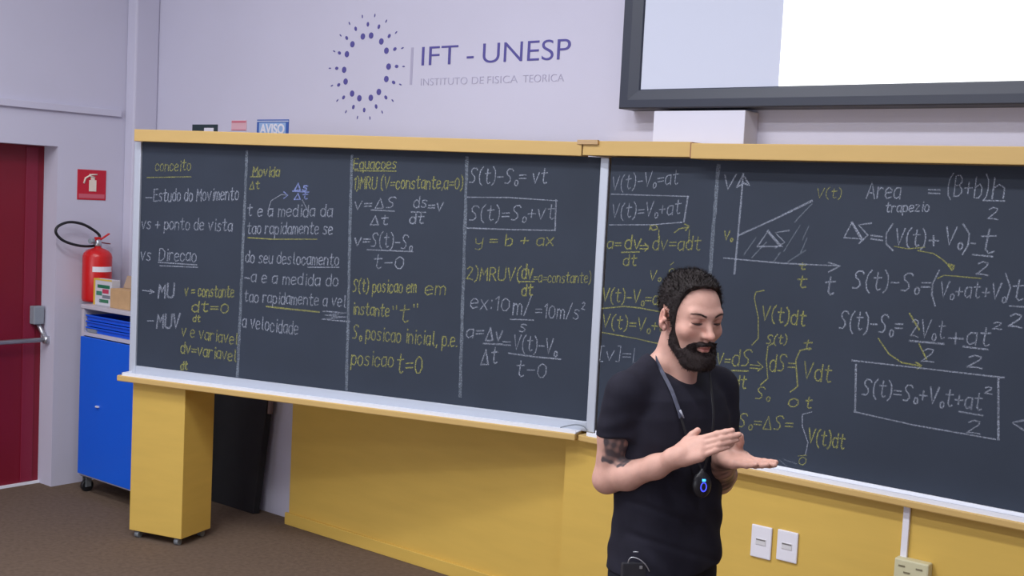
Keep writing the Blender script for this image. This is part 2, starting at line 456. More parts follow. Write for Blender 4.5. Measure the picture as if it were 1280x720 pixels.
CHALK_LEFT = [
('conceito',(-0.258,1.961,-0.033,1.973),0.054,'y',0.0050),
('',(-0.309,1.926,-0.027,1.941),0.000,'y',0.0050),
('',(-0.316,1.82,-0.275,1.822),0.000,'w',0.0063),
('Estudo do Movimento',(-0.263,1.802,0.27,1.835),0.063,'w',0.0063),
('vs + ponto de vista',(-0.337,1.655,0.237,1.674),0.059,'w',0.0063),
('vs  Direcao',(-0.337,1.49,0.019,1.505),0.063,'w',0.0064),
('',(-0.221,1.485,0.025,1.488),0.000,'w',0.0063),
('',(-0.21,1.468,0.031,1.476),0.000,'w',0.0063),
('',(-0.318,1.33,-0.242,1.327),0.000,'w',0.0064),
('',(-0.269,1.337,-0.242,1.327,-0.273,1.316),0.000,'w',0.0063),
('MU',(-0.215,1.299,-0.117,1.307),0.072,'w',0.0110),
('v = constante',(-0.045,1.321,0.26,1.336),0.058,'y',0.0075),
('dt=0',(0.003,1.245,0.229,1.255),0.054,'y',0.0075),
('dt',(0.011,1.191,0.056,1.195),0.033,'y',0.0063),
('',(-0.284,1.17,-0.242,1.174),0.000,'w',0.0064),
('MUV',(-0.22,1.138,-0.075,1.15),0.072,'w',0.0110),
('v e variavel',(-0.058,1.11,0.294,1.096),0.059,'y',0.0063),
('dv=variavel',(-0.06,1.021,0.288,1.009),0.059,'y',0.0076),
('dt',(-0.057,0.933,-0.016,0.937),0.042,'y',0.0084),
('Movida',(0.352,1.959,0.51,1.961),0.048,'y',0.0072),
('',(0.338,1.955,0.4,1.957),0.000,'y',0.0060),
('Dt',(0.336,1.894,0.393,1.897),0.040,'y',0.0060),
('Ds',(0.602,1.897,0.676,1.901),0.036,'b',0.0071),
('',(0.592,1.893,0.685,1.893),0.000,'b',0.0059),
('Dt',(0.603,1.854,0.678,1.857),0.032,'b',0.0059),
('',(0.45,1.787,0.467,1.84,0.527,1.874,0.56,1.872),0.000,'w',0.0044),
('',(0.541,1.887,0.565,1.872,0.542,1.855),0.000,'b',0.0060),
('',(0.65,1.852,0.68,1.806),0.000,'w',0.0039),
('t e a medida da',(0.327,1.756,0.823,1.778),0.057,'w',0.0061),
('tao rapidamente se',(0.33,1.667,0.827,1.692),0.057,'w',0.0061),
('',(0.336,1.647,0.48,1.648,0.741,1.663),0.000,'y',0.0061),
('do seu deslocamento',(0.326,1.521,0.87,1.541),0.057,'w',0.0061),
('',(0.697,1.521,0.875,1.533),0.000,'w',0.0059),
('',(0.325,1.443,0.354,1.441),0.000,'w',0.0081),
('a e a medida do',(0.364,1.422,0.87,1.439),0.057,'w',0.0061),
('tao rapidamente a vel',(0.325,1.321,0.92,1.34),0.057,'w',0.0061),
('',(0.461,1.307,0.589,1.305,0.771,1.304),0.000,'y',0.0081),
('',(0.794,1.31,0.93,1.313,0.795,1.29,0.931,1.294,0.786,1.27,0.946,1.271),0.000,'w',0.0067),
('a velocidade',(0.32,1.189,0.651,1.178),0.065,'w',0.0061),
('Equacoes',(0.934,2.016,1.166,2.024),0.050,'y',0.0062),
('',(0.939,2.007,1.167,2.013),0.000,'y',0.0058),
('1)MRU (V=constante,a=0)',(0.938,1.919,1.521,1.944),0.058,'y',0.0058),
('v=',(0.948,1.819,1.041,1.824),0.046,'w',0.0058),
('DS',(1.062,1.832,1.171,1.841),0.050,'w',0.0058),
('',(1.041,1.822,1.167,1.822),0.000,'w',0.0058),
('Dt',(1.04,1.75,1.132,1.755),0.046,'w',0.0069),
('ds',(1.27,1.846,1.338,1.849),0.053,'w',0.0057),
('',(1.258,1.823,1.335,1.825),0.000,'w',0.0057),
('dt',(1.252,1.769,1.324,1.773),0.046,'w',0.0068),
('=v',(1.347,1.831,1.423,1.835),0.045,'w',0.0068),
('v=',(0.956,1.644,1.04,1.649),0.047,'w',0.0070),
('S(t)-S_o',(1.049,1.646,1.267,1.648),0.066,'w',0.0058),
('',(1.028,1.629,1.276,1.635),0.000,'w',0.0058),
('t-0',(1.067,1.543,1.228,1.55),0.066,'w',0.0058),
('S(t) posicao em',(0.957,1.418,1.302,1.44),0.059,'y',0.0062),
('em',(1.35,1.436,1.455,1.444),0.053,'y',0.0061),
('instante',(0.962,1.308,1.161,1.313),0.059,'y',0.0063),
('"t"',(1.176,1.283,1.309,1.302),0.085,'y',0.0062),
('S_o posicao inicial, p.e.',(0.967,1.191,1.53,1.2),0.067,'y',0.0063),
('posicao',(0.964,1.06,1.195,1.071),0.059,'y',0.0063),
('t=0',(1.218,1.046,1.351,1.06),0.093,'y',0.0070),
('S(t)-S_o= vt',(1.556,1.971,1.939,1.987),0.067,'w',0.0056),
('',(1.548,1.906,1.758,1.914,1.995,1.91),0.000,'w',0.0056),
('',(1.99,1.913,1.993,1.78),0.000,'w',0.0079),
('',(1.551,1.763,1.786,1.768,1.993,1.776),0.000,'w',0.0056),
('S(t)=S_o+vt',(1.566,1.797,1.983,1.823),0.067,'w',0.0056),
('y',(1.6,1.683,1.637,1.686),0.045,'y',0.0045),
('= b + ax',(1.673,1.688,1.986,1.707),0.052,'y',0.0059),
('2)MRUV(',(1.563,1.52,1.834,1.536),0.060,'y',0.0064),
('dv',(1.842,1.544,1.893,1.547),0.066,'y',0.0073),
('',(1.834,1.532,1.905,1.537),0.000,'y',0.0059),
('dt',(1.846,1.467,1.897,1.471),0.051,'y',0.0073),
('=a=constante)',(1.901,1.533,2.175,1.55),0.047,'y',0.0044),
('ex:10',(1.591,1.387,1.786,1.395),0.056,'w',0.0056),
('m/',(1.807,1.378,1.89,1.385),0.066,'w',0.0059),
('',(1.796,1.355,1.911,1.361),0.000,'w',0.0055),
('s',(1.843,1.3,1.875,1.303),0.044,'w',0.0055),
('=10m/s^2',(1.918,1.377,2.15,1.385),0.055,'w',0.0048),
('a=',(1.577,1.25,1.663,1.258),0.049,'w',0.0060),
('Dv',(1.676,1.244,1.757,1.251),0.063,'w',0.0075),
('',(1.665,1.23,1.762,1.235),0.000,'w',0.0075),
('Dt',(1.658,1.133,1.739,1.141),0.075,'w',0.0067),
('',(1.765,1.248,1.802,1.25),0.000,'w',0.0056),
('',(1.766,1.233,1.802,1.235),0.000,'w',0.0056),
('V(t)-V_o',(1.819,1.216,2.029,1.214),0.067,'w',0.0056),
('',(1.796,1.197,1.924,1.193,2.053,1.194),0.000,'w',0.0074),
('t-0',(1.838,1.095,1.984,1.103),0.074,'w',0.0056)]
CHALK_RIGHT = [
('V(t)-V_o=at',(-2.933,1.967,-2.601,2.006),0.060,'w',0.0046),
('',(-2.936,1.951,-2.543,1.955),0.000,'w',0.0049),
('',(-2.547,1.955,-2.559,1.848),0.000,'w',0.0074),
('',(-2.936,1.815,-2.716,1.827,-2.567,1.845),0.000,'w',0.0046),
('V(t)=V_o+at',(-2.925,1.844,-2.581,1.878),0.060,'w',0.0049),
('a=',(-2.941,1.709,-2.869,1.713),0.039,'y',0.0053),
('dv',(-2.849,1.715,-2.77,1.72),0.059,'y',0.0063),
('',(-2.864,1.698,-2.773,1.706),0.000,'y',0.0063),
('dt',(-2.852,1.64,-2.786,1.645),0.046,'y',0.0060),
('',(-2.771,1.734,-2.73,1.736),0.000,'y',0.0052),
('',(-2.77,1.72,-2.729,1.722),0.000,'y',0.0052),
('',(-2.747,1.745,-2.726,1.729,-2.745,1.711),0.000,'y',0.0052),
('dv=adt',(-2.705,1.72,-2.474,1.732),0.058,'y',0.0052),
('',(-2.727,1.805,-2.72,1.823,-2.696,1.828,-2.687,1.811,-2.711,1.803,-2.724,1.819),0.000,'y',0.0059),
('',(-2.603,1.799,-2.58,1.817,-2.538,1.826),0.000,'y',0.0047),
('',(-2.555,1.838,-2.531,1.83,-2.549,1.812),0.000,'y',0.0061),
('',(-2.679,1.805,-2.679,1.756),0.000,'y',0.0041),
('',(-2.53,1.813,-2.53,1.759),0.000,'y',0.0040),
('V_o',(-2.712,1.588,-2.66,1.593),0.041,'y',0.0048),
('0',(-2.618,1.62,-2.591,1.622),0.031,'y',0.0037),
('',(-2.613,1.661,-2.598,1.673),0.000,'y',0.0034),
('V(t)-V_o=a',(-2.951,1.476,-2.665,1.485),0.057,'y',0.0060),
('',(-2.949,1.442,-2.836,1.462,-2.753,1.463,-2.647,1.456),0.000,'y',0.0053),
('V(t)=V_o+a',(-2.944,1.358,-2.617,1.369),0.057,'y',0.0061),
('',(-2.942,1.335,-2.764,1.328,-2.625,1.316),0.000,'y',0.0053),
('[v]=L',(-2.947,1.211,-2.736,1.226),0.061,'w',0.0046),
('V',(-2.383,1.992,-2.332,1.994),0.059,'w',0.0066),
('',(-2.296,2.057,-2.298,1.933,-2.307,1.647),0.000,'w',0.0084),
('',(-2.321,2.001,-2.296,2.054,-2.264,2.009,-2.29,2.018,-2.321,2.001),0.000,'w',0.0065),
('',(-2.297,1.806,-2.138,1.882,-1.99,1.958),0.000,'w',0.0085),
('',(-2.36,1.708,-2.101,1.705,-1.856,1.712),0.000,'w',0.0059),
('',(-1.903,1.722,-1.856,1.712,-1.9,1.685),0.000,'w',0.0062),
('',(-2.211,1.765,-2.169,1.829,-2.102,1.772,-2.211,1.765),0.000,'w',0.0065),
('',(-2.169,1.829,-2.113,1.775),0.000,'w',0.0112),
('',(-2.079,1.837,-2.137,1.825,-2.093,1.789,-2.133,1.764),0.000,'w',0.0057),
('V_o',(-2.365,1.782,-2.328,1.784),0.036,'y',0.0059),
('t',(-2.024,1.685,-2,1.687),0.025,'y',0.0063),
('t',(-2.029,1.612,-1.992,1.615),0.047,'y',0.0063),
('t',(-1.913,1.596,-1.874,1.6),0.069,'w',0.0069),
('V(t)',(-1.971,1.971,-1.872,1.972),0.037,'y',0.0034),
('',(-1.989,1.946,-2.055,1.873),0.000,'f',0.0050),
('',(-1.996,1.858,-2.019,1.803),0.000,'f',0.0050),
('',(-2.002,1.763,-2.074,1.713),0.000,'f',0.0050),
('',(-2.111,1.746,-2.133,1.712),0.000,'f',0.0051),
('',(-2.22,1.8,-2.269,1.729),0.000,'f',0.0052),
('',(-2.033,1.859,-2.094,1.754),0.000,'f',0.0050),
('',(-1.999,1.813,-2.022,1.752),0.000,'f',0.0050),
('',(-2.173,1.784,-2.233,1.718),0.000,'f',0.0051),
('',(-2.17,1.59,-2.205,1.58,-2.21,1.554,-2.187,1.478,-2.181,1.394,-2.207,1.364),0.000,'y',0.0052),
('V(t)dt',(-2.172,1.47,-1.984,1.466),0.058,'y',0.0061),
('S(t)',(-2.144,1.375,-2.057,1.385),0.035,'y',0.0048),
('t',(-1.984,1.371,-1.951,1.375),0.038,'y',0.0057),
('V=',(-2.362,1.263,-2.302,1.267),0.047,'y',0.0057),
('dS',(-2.291,1.265,-2.208,1.276),0.066,'y',0.0056),
('',(-2.29,1.248,-2.217,1.255),0.000,'y',0.0066),
('dt',(-2.277,1.174,-2.223,1.181),0.053,'y',0.0059),
('',(-2.209,1.282,-2.166,1.284),0.000,'y',0.0049),
('',(-2.208,1.269,-2.165,1.271),0.000,'y',0.0049),
('',(-2.177,1.299,-2.151,1.28,-2.175,1.26),0.000,'y',0.0049),
('',(-2.109,1.385,-2.136,1.366,-2.139,1.31,-2.127,1.237,-2.157,1.207),0.000,'y',0.0051),
('dS=',(-2.122,1.27,-2.015,1.274),0.068,'y',0.0058),
('S_o',(-2.174,1.149,-2.117,1.153),0.049,'y',0.0046),
('',(-1.954,1.381,-1.997,1.366,-2.012,1.326,-1.997,1.222,-2.026,1.196),0.000,'y',0.0057),
('Vdt',(-1.976,1.257,-1.862,1.253),0.066,'y',0.0057),
('0',(-2.032,1.137,-1.991,1.143),0.038,'y',0.0054),
('t',(-1.96,1.138,-1.934,1.142),0.044,'y',0.0057),
('S_o=DS=',(-2.245,1.022,-2.008,1.04),0.056,'y',0.0053),
('',(-1.929,1.13,-1.969,1.114,-1.965,1.066,-1.937,1.007,-1.944,0.958),0.000,'w',0.0047),
('V(t)dt',(-1.937,1.007,-1.788,1.004),0.057,'y',0.0060),
('0',(-1.971,0.911,-1.941,0.916),0.035,'y',0.0038),
('',(-1.974,0.946,-1.94,0.955),0.000,'y',0.0038),
('',(-2.054,0.916,-2.018,0.896),0.000,'f',0.0048),
('',(-2.037,0.922,-1.978,0.913),0.000,'f',0.0048),
('Area',(-1.77,1.979,-1.641,1.981),0.061,'w',0.0051),
('',(-1.536,2.017,-1.495,2.017),0.000,'w',0.0053),
('',(-1.535,2.004,-1.494,2.004),0.000,'w',0.0053),
('(B+b)',(-1.467,1.993,-1.325,1.996),0.075,'w',0.0046),
('h',(-1.308,1.99,-1.27,1.992),0.074,'w',0.0054),
('',(-1.338,1.985,-1.264,1.986),0.000,'w',0.0051),
('2',(-1.319,1.919,-1.283,1.92),0.043,'w',0.0046),
('trapezio',(-1.692,1.925,-1.53,1.938),0.036,'w',0.0048),
('',(-1.848,1.822,-1.82,1.882,-1.771,1.821,-1.848,1.822),0.000,'w',0.0061),
('',(-1.82,1.882,-1.778,1.82),0.000,'w',0.0098),
('',(-1.744,1.883,-1.794,1.874,-1.754,1.837,-1.786,1.804),0.000,'w',0.0060),
('',(-1.741,1.837,-1.697,1.834),0.000,'w',0.0061),
('',(-1.74,1.824,-1.696,1.82),0.000,'w',0.0061),
('',(-1.661,1.884,-1.683,1.847,-1.68,1.808,-1.653,1.785),0.000,'w',0.0066),
('V(t)',(-1.646,1.807,-1.535,1.808),0.060,'w',0.0057),
('',(-1.519,1.831,-1.486,1.832),0.000,'w',0.0067),
('',(-1.505,1.848,-1.502,1.813),0.000,'w',0.0067),
('V_o',(-1.462,1.818,-1.404,1.816),0.064,'w',0.0058),
('',(-1.402,1.897,-1.377,1.864,-1.379,1.821,-1.396,1.788),0.000,'w',0.0063),
('',(-1.368,1.83,-1.354,1.829),0.000,'w',0.0057),
('t',(-1.338,1.797,-1.288,1.798),0.086,'w',0.0063),
('',(-1.36,1.789,-1.29,1.787),0.000,'w',0.0057),
('2',(-1.343,1.719,-1.301,1.72),0.049,'w',0.0057),
('',(-1.648,1.801,-1.596,1.795,-1.534,1.805),0.000,'y',0.0039),
('',(-1.56,1.791,-1.5,1.784,-1.464,1.763,-1.433,1.736),0.000,'y',0.0044),
('',(-1.442,1.747,-1.422,1.745,-1.429,1.727,-1.439,1.741),0.000,'y',0.0087),
('',(-1.479,1.694,-1.456,1.707,-1.402,1.707,-1.325,1.706),0.000,'y',0.0044),
('S(t)-S_o=',(-1.799,1.628,-1.504,1.642),0.067,'w',0.0058),
('',(-1.475,1.724,-1.495,1.672,-1.495,1.634,-1.48,1.593),0.000,'w',0.0058),
('V_o+at+V_o',(-1.465,1.627,-1.237,1.636),0.056,'w',0.0053),
('',(-1.241,1.73,-1.221,1.683,-1.231,1.631),0.000,'w',0.0056),
('t',(-1.215,1.636,-1.177,1.639),0.073,'w',0.0056),
('',(-1.219,1.617,-1.165,1.618),0.000,'w',0.0056),
('2',(-1.219,1.541,-1.173,1.543),0.048,'w',0.0057),
('S(t)-S_o=',(-1.842,1.469,-1.596,1.474),0.068,'w',0.0059),
('2V_ot',(-1.563,1.472,-1.439,1.477),0.065,'w',0.0051),
('',(-1.565,1.454,-1.437,1.456),0.000,'w',0.0066),
('2',(-1.517,1.378,-1.47,1.384),0.050,'w',0.0047),
('',(-1.572,1.555,-1.532,1.499),0.000,'y',0.0065),
('',(-1.528,1.446,-1.497,1.393),0.000,'y',0.0065),
('',(-1.422,1.48,-1.37,1.483),0.000,'w',0.0067),
('',(-1.397,1.502,-1.397,1.461),0.000,'w',0.0058),
('at',(-1.357,1.463,-1.279,1.466),0.064,'w',0.0055),
('2',(-1.272,1.527,-1.24,1.53),0.026,'w',0.0046),
('',(-1.368,1.455,-1.281,1.454),0.000,'w',0.0070),
('2',(-1.351,1.379,-1.297,1.383),0.046,'w',0.0058),
('',(-1.684,1.449,-1.64,1.396,-1.589,1.369,-1.516,1.365),0.000,'y',0.0055),
('',(-1.535,1.376,-1.513,1.367,-1.527,1.353),0.000,'y',0.0059),
('',(-1.781,1.353,-1.521,1.357,-1.218,1.361),0.000,'w',0.0062),
('',(-1.764,1.338,-1.754,1.159),0.000,'w',0.0092),
('',(-1.759,1.157,-1.529,1.142,-1.231,1.137),0.000,'w',0.0062),
('',(-1.237,1.356,-1.22,1.139),0.000,'w',0.0091),
('S(t)=S_o+V_ot+at',(-1.731,1.228,-1.289,1.233),0.061,'w',0.0058),
('2',(-1.282,1.295,-1.255,1.296),0.026,'w',0.0049),
('',(-1.364,1.217,-1.28,1.215),0.000,'w',0.0058),
('2',(-1.333,1.141,-1.285,1.146),0.049,'w',0.0052),
('',(-1.134,1.222,-1.179,1.206,-1.131,1.182),0.000,'w',0.0068)]

# ------------------------------------------------------------------ left chalkboard: a wing that swings out on a castered column
AW = math.atan2(0.27539446, 0.96133131)
wing = thing('chalkboard_wing', 'left chalkboard, swung out on a yellow castered column, covered with lines of Portuguese notes', 'chalkboard', (-5.098, 3.724, 0), AW)
build('board_surface', bx(-0.346, 2.196, 0.030, 0.050, 0.924, 2.112), M['slate'], wing)
build('back_panel', bx(-0.386, 2.234, 0.050, 0.066, 0.90, 2.112), M['yellow'], wing)
build('side_rail', bx(-0.388, -0.346, 0.018, 0.050, 0.880, 2.110, bev=0.004), M['alu'], wing)
build('side_rail', bx(2.196, 2.236, 0.014, 0.050, 0.880, 2.110, bev=0.004), M['alu'], wing)
build('bottom_rail', bx(-0.346, 2.196, 0.020, 0.050, 0.880, 0.926, bev=0.003), M['alu'], wing)
build('top_rail', bx(-0.352, 2.120, -0.030, 0.066, 2.112, 2.174, bev=0.003), M['yellow_top'], wing)
b = bmesh.new()
box(b, -0.372, 2.172, -0.052, 0.020, 0.879, 0.884)
box(b, -0.372, 2.172, -0.054, -0.049, 0.879, 0.895)
box(b, -0.372, -0.367, -0.054, 0.020, 0.879, 0.895)
build('chalk_tray', b, M['tray'], wing)
build('ledge', bx(-0.400, 2.172, -0.060, 0.066, 0.848, 0.879, bev=0.005), M['yellow_top'], wing)
col = build('support_column', bx(-0.342, 0.0, 0.0, 0.25, 0.041, 0.848, bev=0.003), M['yellow'], wing)
for cx, cy in ((-0.30, 0.025), (-0.04, 0.025), (-0.04, 0.220), (-0.30, 0.220)):
    b = bmesh.new()
    tube(b, [(cx - 0.013, cy, 0.019), (cx + 0.013, cy, 0.019)], 0.019, n=14)
    box(b, cx - 0.016, cx + 0.016, cy - 0.010, cy + 0.010, 0.024, 0.042, bev=0.002)
    build('caster', b, M['caster'], col, smooth=False)
for (u0, z0, u1, z1, w) in ((0.3136, 2.079, 0.300, 0.936, 0.016), (0.922, 2.078, 0.9427, 0.935, 0.016), (1.5378, 2.089, 1.558, 0.971, 0.016)):
    b = bmesh.new()
    n = 24
    ribbon(b, [(u0 + (u1 - u0) * i / n + random.uniform(-.0015, .0015), z0 + (z1 - z0) * i / n) for i in range(n + 1)], w, 0.0292)
    build('divider_line', b, M['chalk_line'], wing)
chalk(CHALK_LEFT, wing, 0.030)

# ------------------------------------------------------------------ right chalkboard, fixed to the wall
OR = Vector((-2.98, 4.36, 0))
fixed = thing('chalkboard', 'right chalkboard, fixed to the wall, with a velocity graph and boxed formulas', 'chalkboard', OR)
def part(name, bm, m, root=fixed, org=OR, **k):
    return build(name, bm, m, root, org, **k)
part('board_surface', bx(-2.945, 1.2, 4.360, 4.385, 0.874, 2.113), M['slate'])
part('back_panel', bx(-2.945, 1.2, 4.385, YW, 0.846, 2.113), M['yellow'])
part('top_rail', bx(-2.490, 1.2, 4.262, YW, 2.109, 2.172, bev=0.003), M['yellow_top'])
b = bmesh.new()
box(b, -3.048, -2.500, 4.283, YW, 2.116, 2.179, bev=0.002)
tag(part('rail_cover', b, M['yellow_top']), 'short yellow board covering the joint of the two top rails')
b = bmesh.new()
box(b, -2.500, -2.490, 4.272, YW, 2.114, 2.176)
part('joint_gap', b, mat('brown_edge', (150, 104, 74), 0.6))
b = bmesh.new()
box(b, -3.072, -2.962, 4.270, 4.2825, 2.163, 2.183, bev=0.001)
part('latch_plate', b, mat('brass_latch', (204, 172, 128), 0.4, metal=0.5))
b = bmesh.new()
box(b, -2.955, 1.2, 4.300, 4.360, 0.873, 0.879)
box(b, -2.955, 1.2, 4.298, 4.303, 0.873, 0.890)
box(b, -2.945, 1.2, 4.350, 4.360, 0.879, 0.893, bev=0.002)
part('chalk_tray', b, M['tray'])
part('ledge', bx(-2.997, 1.2, 4.290, 4.372, 0.845, 0.873, bev=0.005), M['yellow_top'])
b = bmesh.new()
ribbon(b, [(-2.412 + random.uniform(-.0015, .0015) - 0.008 * i / 16 + 2.98, 2.087 - 0.45 * i / 16) for i in range(17)], 0.017, -0.0008)
build('divider_line', b, M['chalk_line'], fixed)
chalk(CHALK_RIGHT, fixed, 0.0, dx=-2.98)

# ------------------------------------------------------------------ projection screen
OS = Vector((-1.3, 4.45, 2.33))
scr = thing('projection_screen', 'large framed projection screen on the wall above the right chalkboard', 'screen', OS)
sx0, sx1, sz0, sz1 = -2.937, 0.28, 2.3275, 4.23
fw_, fh_ = 0.100, 0.084
def prof_frame():
    b = bmesh.new()
    # mitred frame with a sloping inner face
    def ring(ins, y):
        return [b.verts.new(p) for p in ((sx0 + ins * fw_, y, sz0 + ins * fh_), (sx1 - ins * fw_, y, sz0 + ins * fh_), (sx1 - ins * fw_, y, sz1 - ins * fh_), (sx0 + ins * fw_, y, sz1 - ins * fh_))]
    rs = [ring(0, YW), ring(0, 4.384), ring(0.06, 4.380), ring(0.45, 4.380), ring(0.94, 4.390), ring(1.0, 4.397), ring(1.0, YW)]
    for a, c in zip(rs, rs[1:]):
        for k in range(4):
            b.faces.new((a[k], a[(k + 1) % 4], c[(k + 1) % 4], c[k]))
    return b
part('screen_frame', prof_frame(), M['frame'], scr, OS)
part('screen_fabric', bx(sx0 + fw_ - 0.002, sx1 - fw_ + 0.002, 4.397, 4.405, sz0 + fh_ - 0.002, sz1 - fh_ + 0.002), M['fabric'], scr, OS)
tag(part('projected_image', bx(-2.183, -0.05, 4.3955, 4.3968, sz0 + fh_, 4.05), mat('projected_white', (235, 240, 240), 0.9, emit=(255, 255, 252), estr=0.9), scr, OS), 'bright white projected picture')
tag(build('wall_box', bx(-2.757, -2.319, 4.388, YW, 1.98, 2.3165, bev=0.003), mat('box_white', (214, 214, 230), 0.6)), 'white box housing on the wall between screen and chalkboard', 'wall box')

# ------------------------------------------------------------------ logo lettering on the wall
OL = Vector((-4.66, YW, 2.58))
logo = thing('wall_logo', 'purple-blue logo of a ring of dots with institute lettering on the white wall', 'logo', OL)
ink = mat('violet_ink', (82, 76, 148), 0.5)
ink2 = mat('grey_violet_ink', (172, 168, 192), 0.6)
RINGS = (
 ([(-4.698, 2.742), (-4.635, 2.744), (-4.556, 2.709), (-4.515, 2.659), (-4.494, 2.575), (-4.507, 2.51), (-4.559, 2.443), (-4.618, 2.413), (-4.706, 2.412), (-4.764, 2.438), (-4.819, 2.504), (-4.834, 2.568), (-4.817, 2.652), (-4.777, 2.704)], 0.017, 0.017),
 ([(-4.663, 2.805), (-4.579, 2.788), (-4.499, 2.735), (-4.453, 2.665), (-4.435, 2.574), (-4.452, 2.491), (-4.505, 2.413), (-4.575, 2.366), (-4.665, 2.348), (-4.75, 2.365), (-4.83, 2.418), (-4.873, 2.487), (-4.894, 2.578), (-4.877, 2.661), (-4.824, 2.74), (-4.756, 2.786)], 0.0125, 0.009),
 ([(-4.613, 2.849), (-4.526, 2.814), (-4.449, 2.751), (-4.398, 2.668), (-4.384, 2.572), (-4.402, 2.479), (-4.454, 2.396), (-4.528, 2.336), (-4.619, 2.305), (-4.715, 2.308), (-4.807, 2.34), (-4.879, 2.402), (-4.927, 2.484), (-4.949, 2.58), (-4.92, 2.672), (-4.873, 2.756), (-4.807, 2.818), (-4.708, 2.849)], 0.0095, 0.0036))
for pts, ra, rb in RINGS:
    for (x, z) in pts:
        an = math.atan2(z - 2.578, x + 4.664)
        b = bmesh.new()
        ring = []
        for dy in (0, -0.002):
            ring.append([b.verts.new((x + ra * math.cos(t) * math.cos(an) - rb * math.sin(t) * math.sin(an), YW + dy, z + ra * math.cos(t) * math.sin(an) + rb * math.sin(t) * math.cos(an))) for t in [2 * math.pi * k / 12 for k in range(12)]])
        b.faces.new(ring[1])
        for k in range(12):
            b.faces.new((ring[0][k], ring[0][(k + 1) % 12], ring[1][(k + 1) % 12], ring[1][k]))
        part('dot', b, ink, logo, OL)
part('divider_bar', bx(-4.334, -4.318, YW - 0.002, YW, 2.476, 2.668), ink2, logo, OL)
for w_, xa, xb in (('IFT', -4.256, -4.008), ('-', -3.948, -3.903), ('UNESP', -3.843, -3.307)):
    text_mesh('lettering', w_, ink, logo, Vector((xa, YW - 0.001, 2.572)) - OL, 0.141, width=xb - xa, thin=-0.001)
for w_, xa, xb in (('INSTITUTO', -4.254, -3.937), ('DE', -3.907, -3.83), ('FISICA', -3.806, -3.616), ('TEORICA', -3.582, -3.338)):
    text_mesh('lettering', w_, ink2, logo, Vector((xa, YW - 0.001, 2.470)) - OL, 0.053, width=xb - xa, thin=-0.0008)
b = bmesh.new()
tube(b, spline([(2.095, -0.045, 0.897), (2.12, -0.030, 0.905), (2.155, -0.010, 0.912), (2.19, 0.004, 0.905), (2.205, 0.008, 0.888)], 5), 0.003, n=6)
build('wire', b, M['grey'], wing)

# ------------------------------------------------------------------ signs
def sign(name, label, x0, x1, z0, z1, m, y=YW):
    o = thing(name, label, 'sign', ((x0 + x1) / 2, y, (z0 + z1) / 2))
    build('plate', bx(x0, x1, y - 0.004, y, z0, z1, bev=0.001), m, o, o.location)
    return o
s = sign('safety_sign', 'small dark green and white safety sign above the left chalkboard', -6.175, -5.925, 2.12, 2.272, mat('dark_green_sign', (36, 54, 58), 0.5))
text_mesh('lettering', 'A', M['white'], s, (-0.075, -0.006, -0.02), 0.08)
build('pictogram', bx(-0.002, 0.09, -0.0065, -0.004, 0.0, 0.055), M['white'], s)
s = sign('notice_sign', 'small faded pink notice above the left chalkboard', -5.792, -5.652, 2.236, 2.296, mat('pink_notice', (222, 176, 186), 0.6))
build('stripe', bx(-0.066, 0.066, -0.0055, -0.004, 0.016, 0.026), mat('red_print', (205, 110, 128), 0.6), s)
build('stripe', bx(-0.066, 0.066, -0.0055, -0.004, -0.028, -0.024), mat('red_print_pale', (205, 120, 140), 0.6), s)
build('lower_plate', bx(-0.07, 0.07, -0.004, 0.0, -0.10, -0.044), mat('pink_notice_pale', (226, 196, 206), 0.6), s)
s = sign('notice_sign', 'blue and white AVISO sign above the left chalkboard', -5.555, -5.275, 2.15, 2.300, mat('blue_sign', (52, 92, 172), 0.5))
build('lettering_panel', bx(-0.118, 0.118, -0.0055, -0.004, -0.014, 0.056), mat('sign_white_blue', (150, 180, 222), 0.5), s)
build('edge_strip', bx(-0.140, 0.140, -0.0058, -0.004, 0.062, 0.068), mat('sign_edge', (200, 208, 226), 0.5), s)
text_mesh('lettering', 'AVISO', M['white'], s, (-0.108, -0.0062, -0.006), 0.078, width=0.216, thin=0.002)

# red extinguisher sign on the left wall
s = thing('extinguisher_sign', 'red fire extinguisher sign with white pictogram on the left wall', 'sign', (XL, 4.113, 1.868))
build('plate', bx(0, 0.004, -0.098, 0.098, -0.093, 0.093, bev=0.001), mat('sign_red', (196, 22, 48), 0.5), s)
b = bmesh.new()
box(b, 0.004, 0.0062, -0.020, 0.030, -0.040, 0.030, bev=0.001)
box(b, 0.004, 0.0062, -0.008, 0.018, 0.030, 0.048)
tube(b, [(0.005, 0.018, 0.046), (0.005, -0.02, 0.056), (0.005, -0.046, 0.040), (0.005, -0.056, 0.008)], 0.0055, n=6)
tube(b, [(0.005, -0.02, 0.062), (0.005, 0.034, 0.066)], 0.005, n=6)
build('pictogram', b, mat('sign_cream', (232, 220, 205), 0.5), s)
build('stripe', bx(0.004, 0.0055, -0.088, 0.088, -0.083, -0.056), mat('sign_pink', (206, 96, 112), 0.5), s)

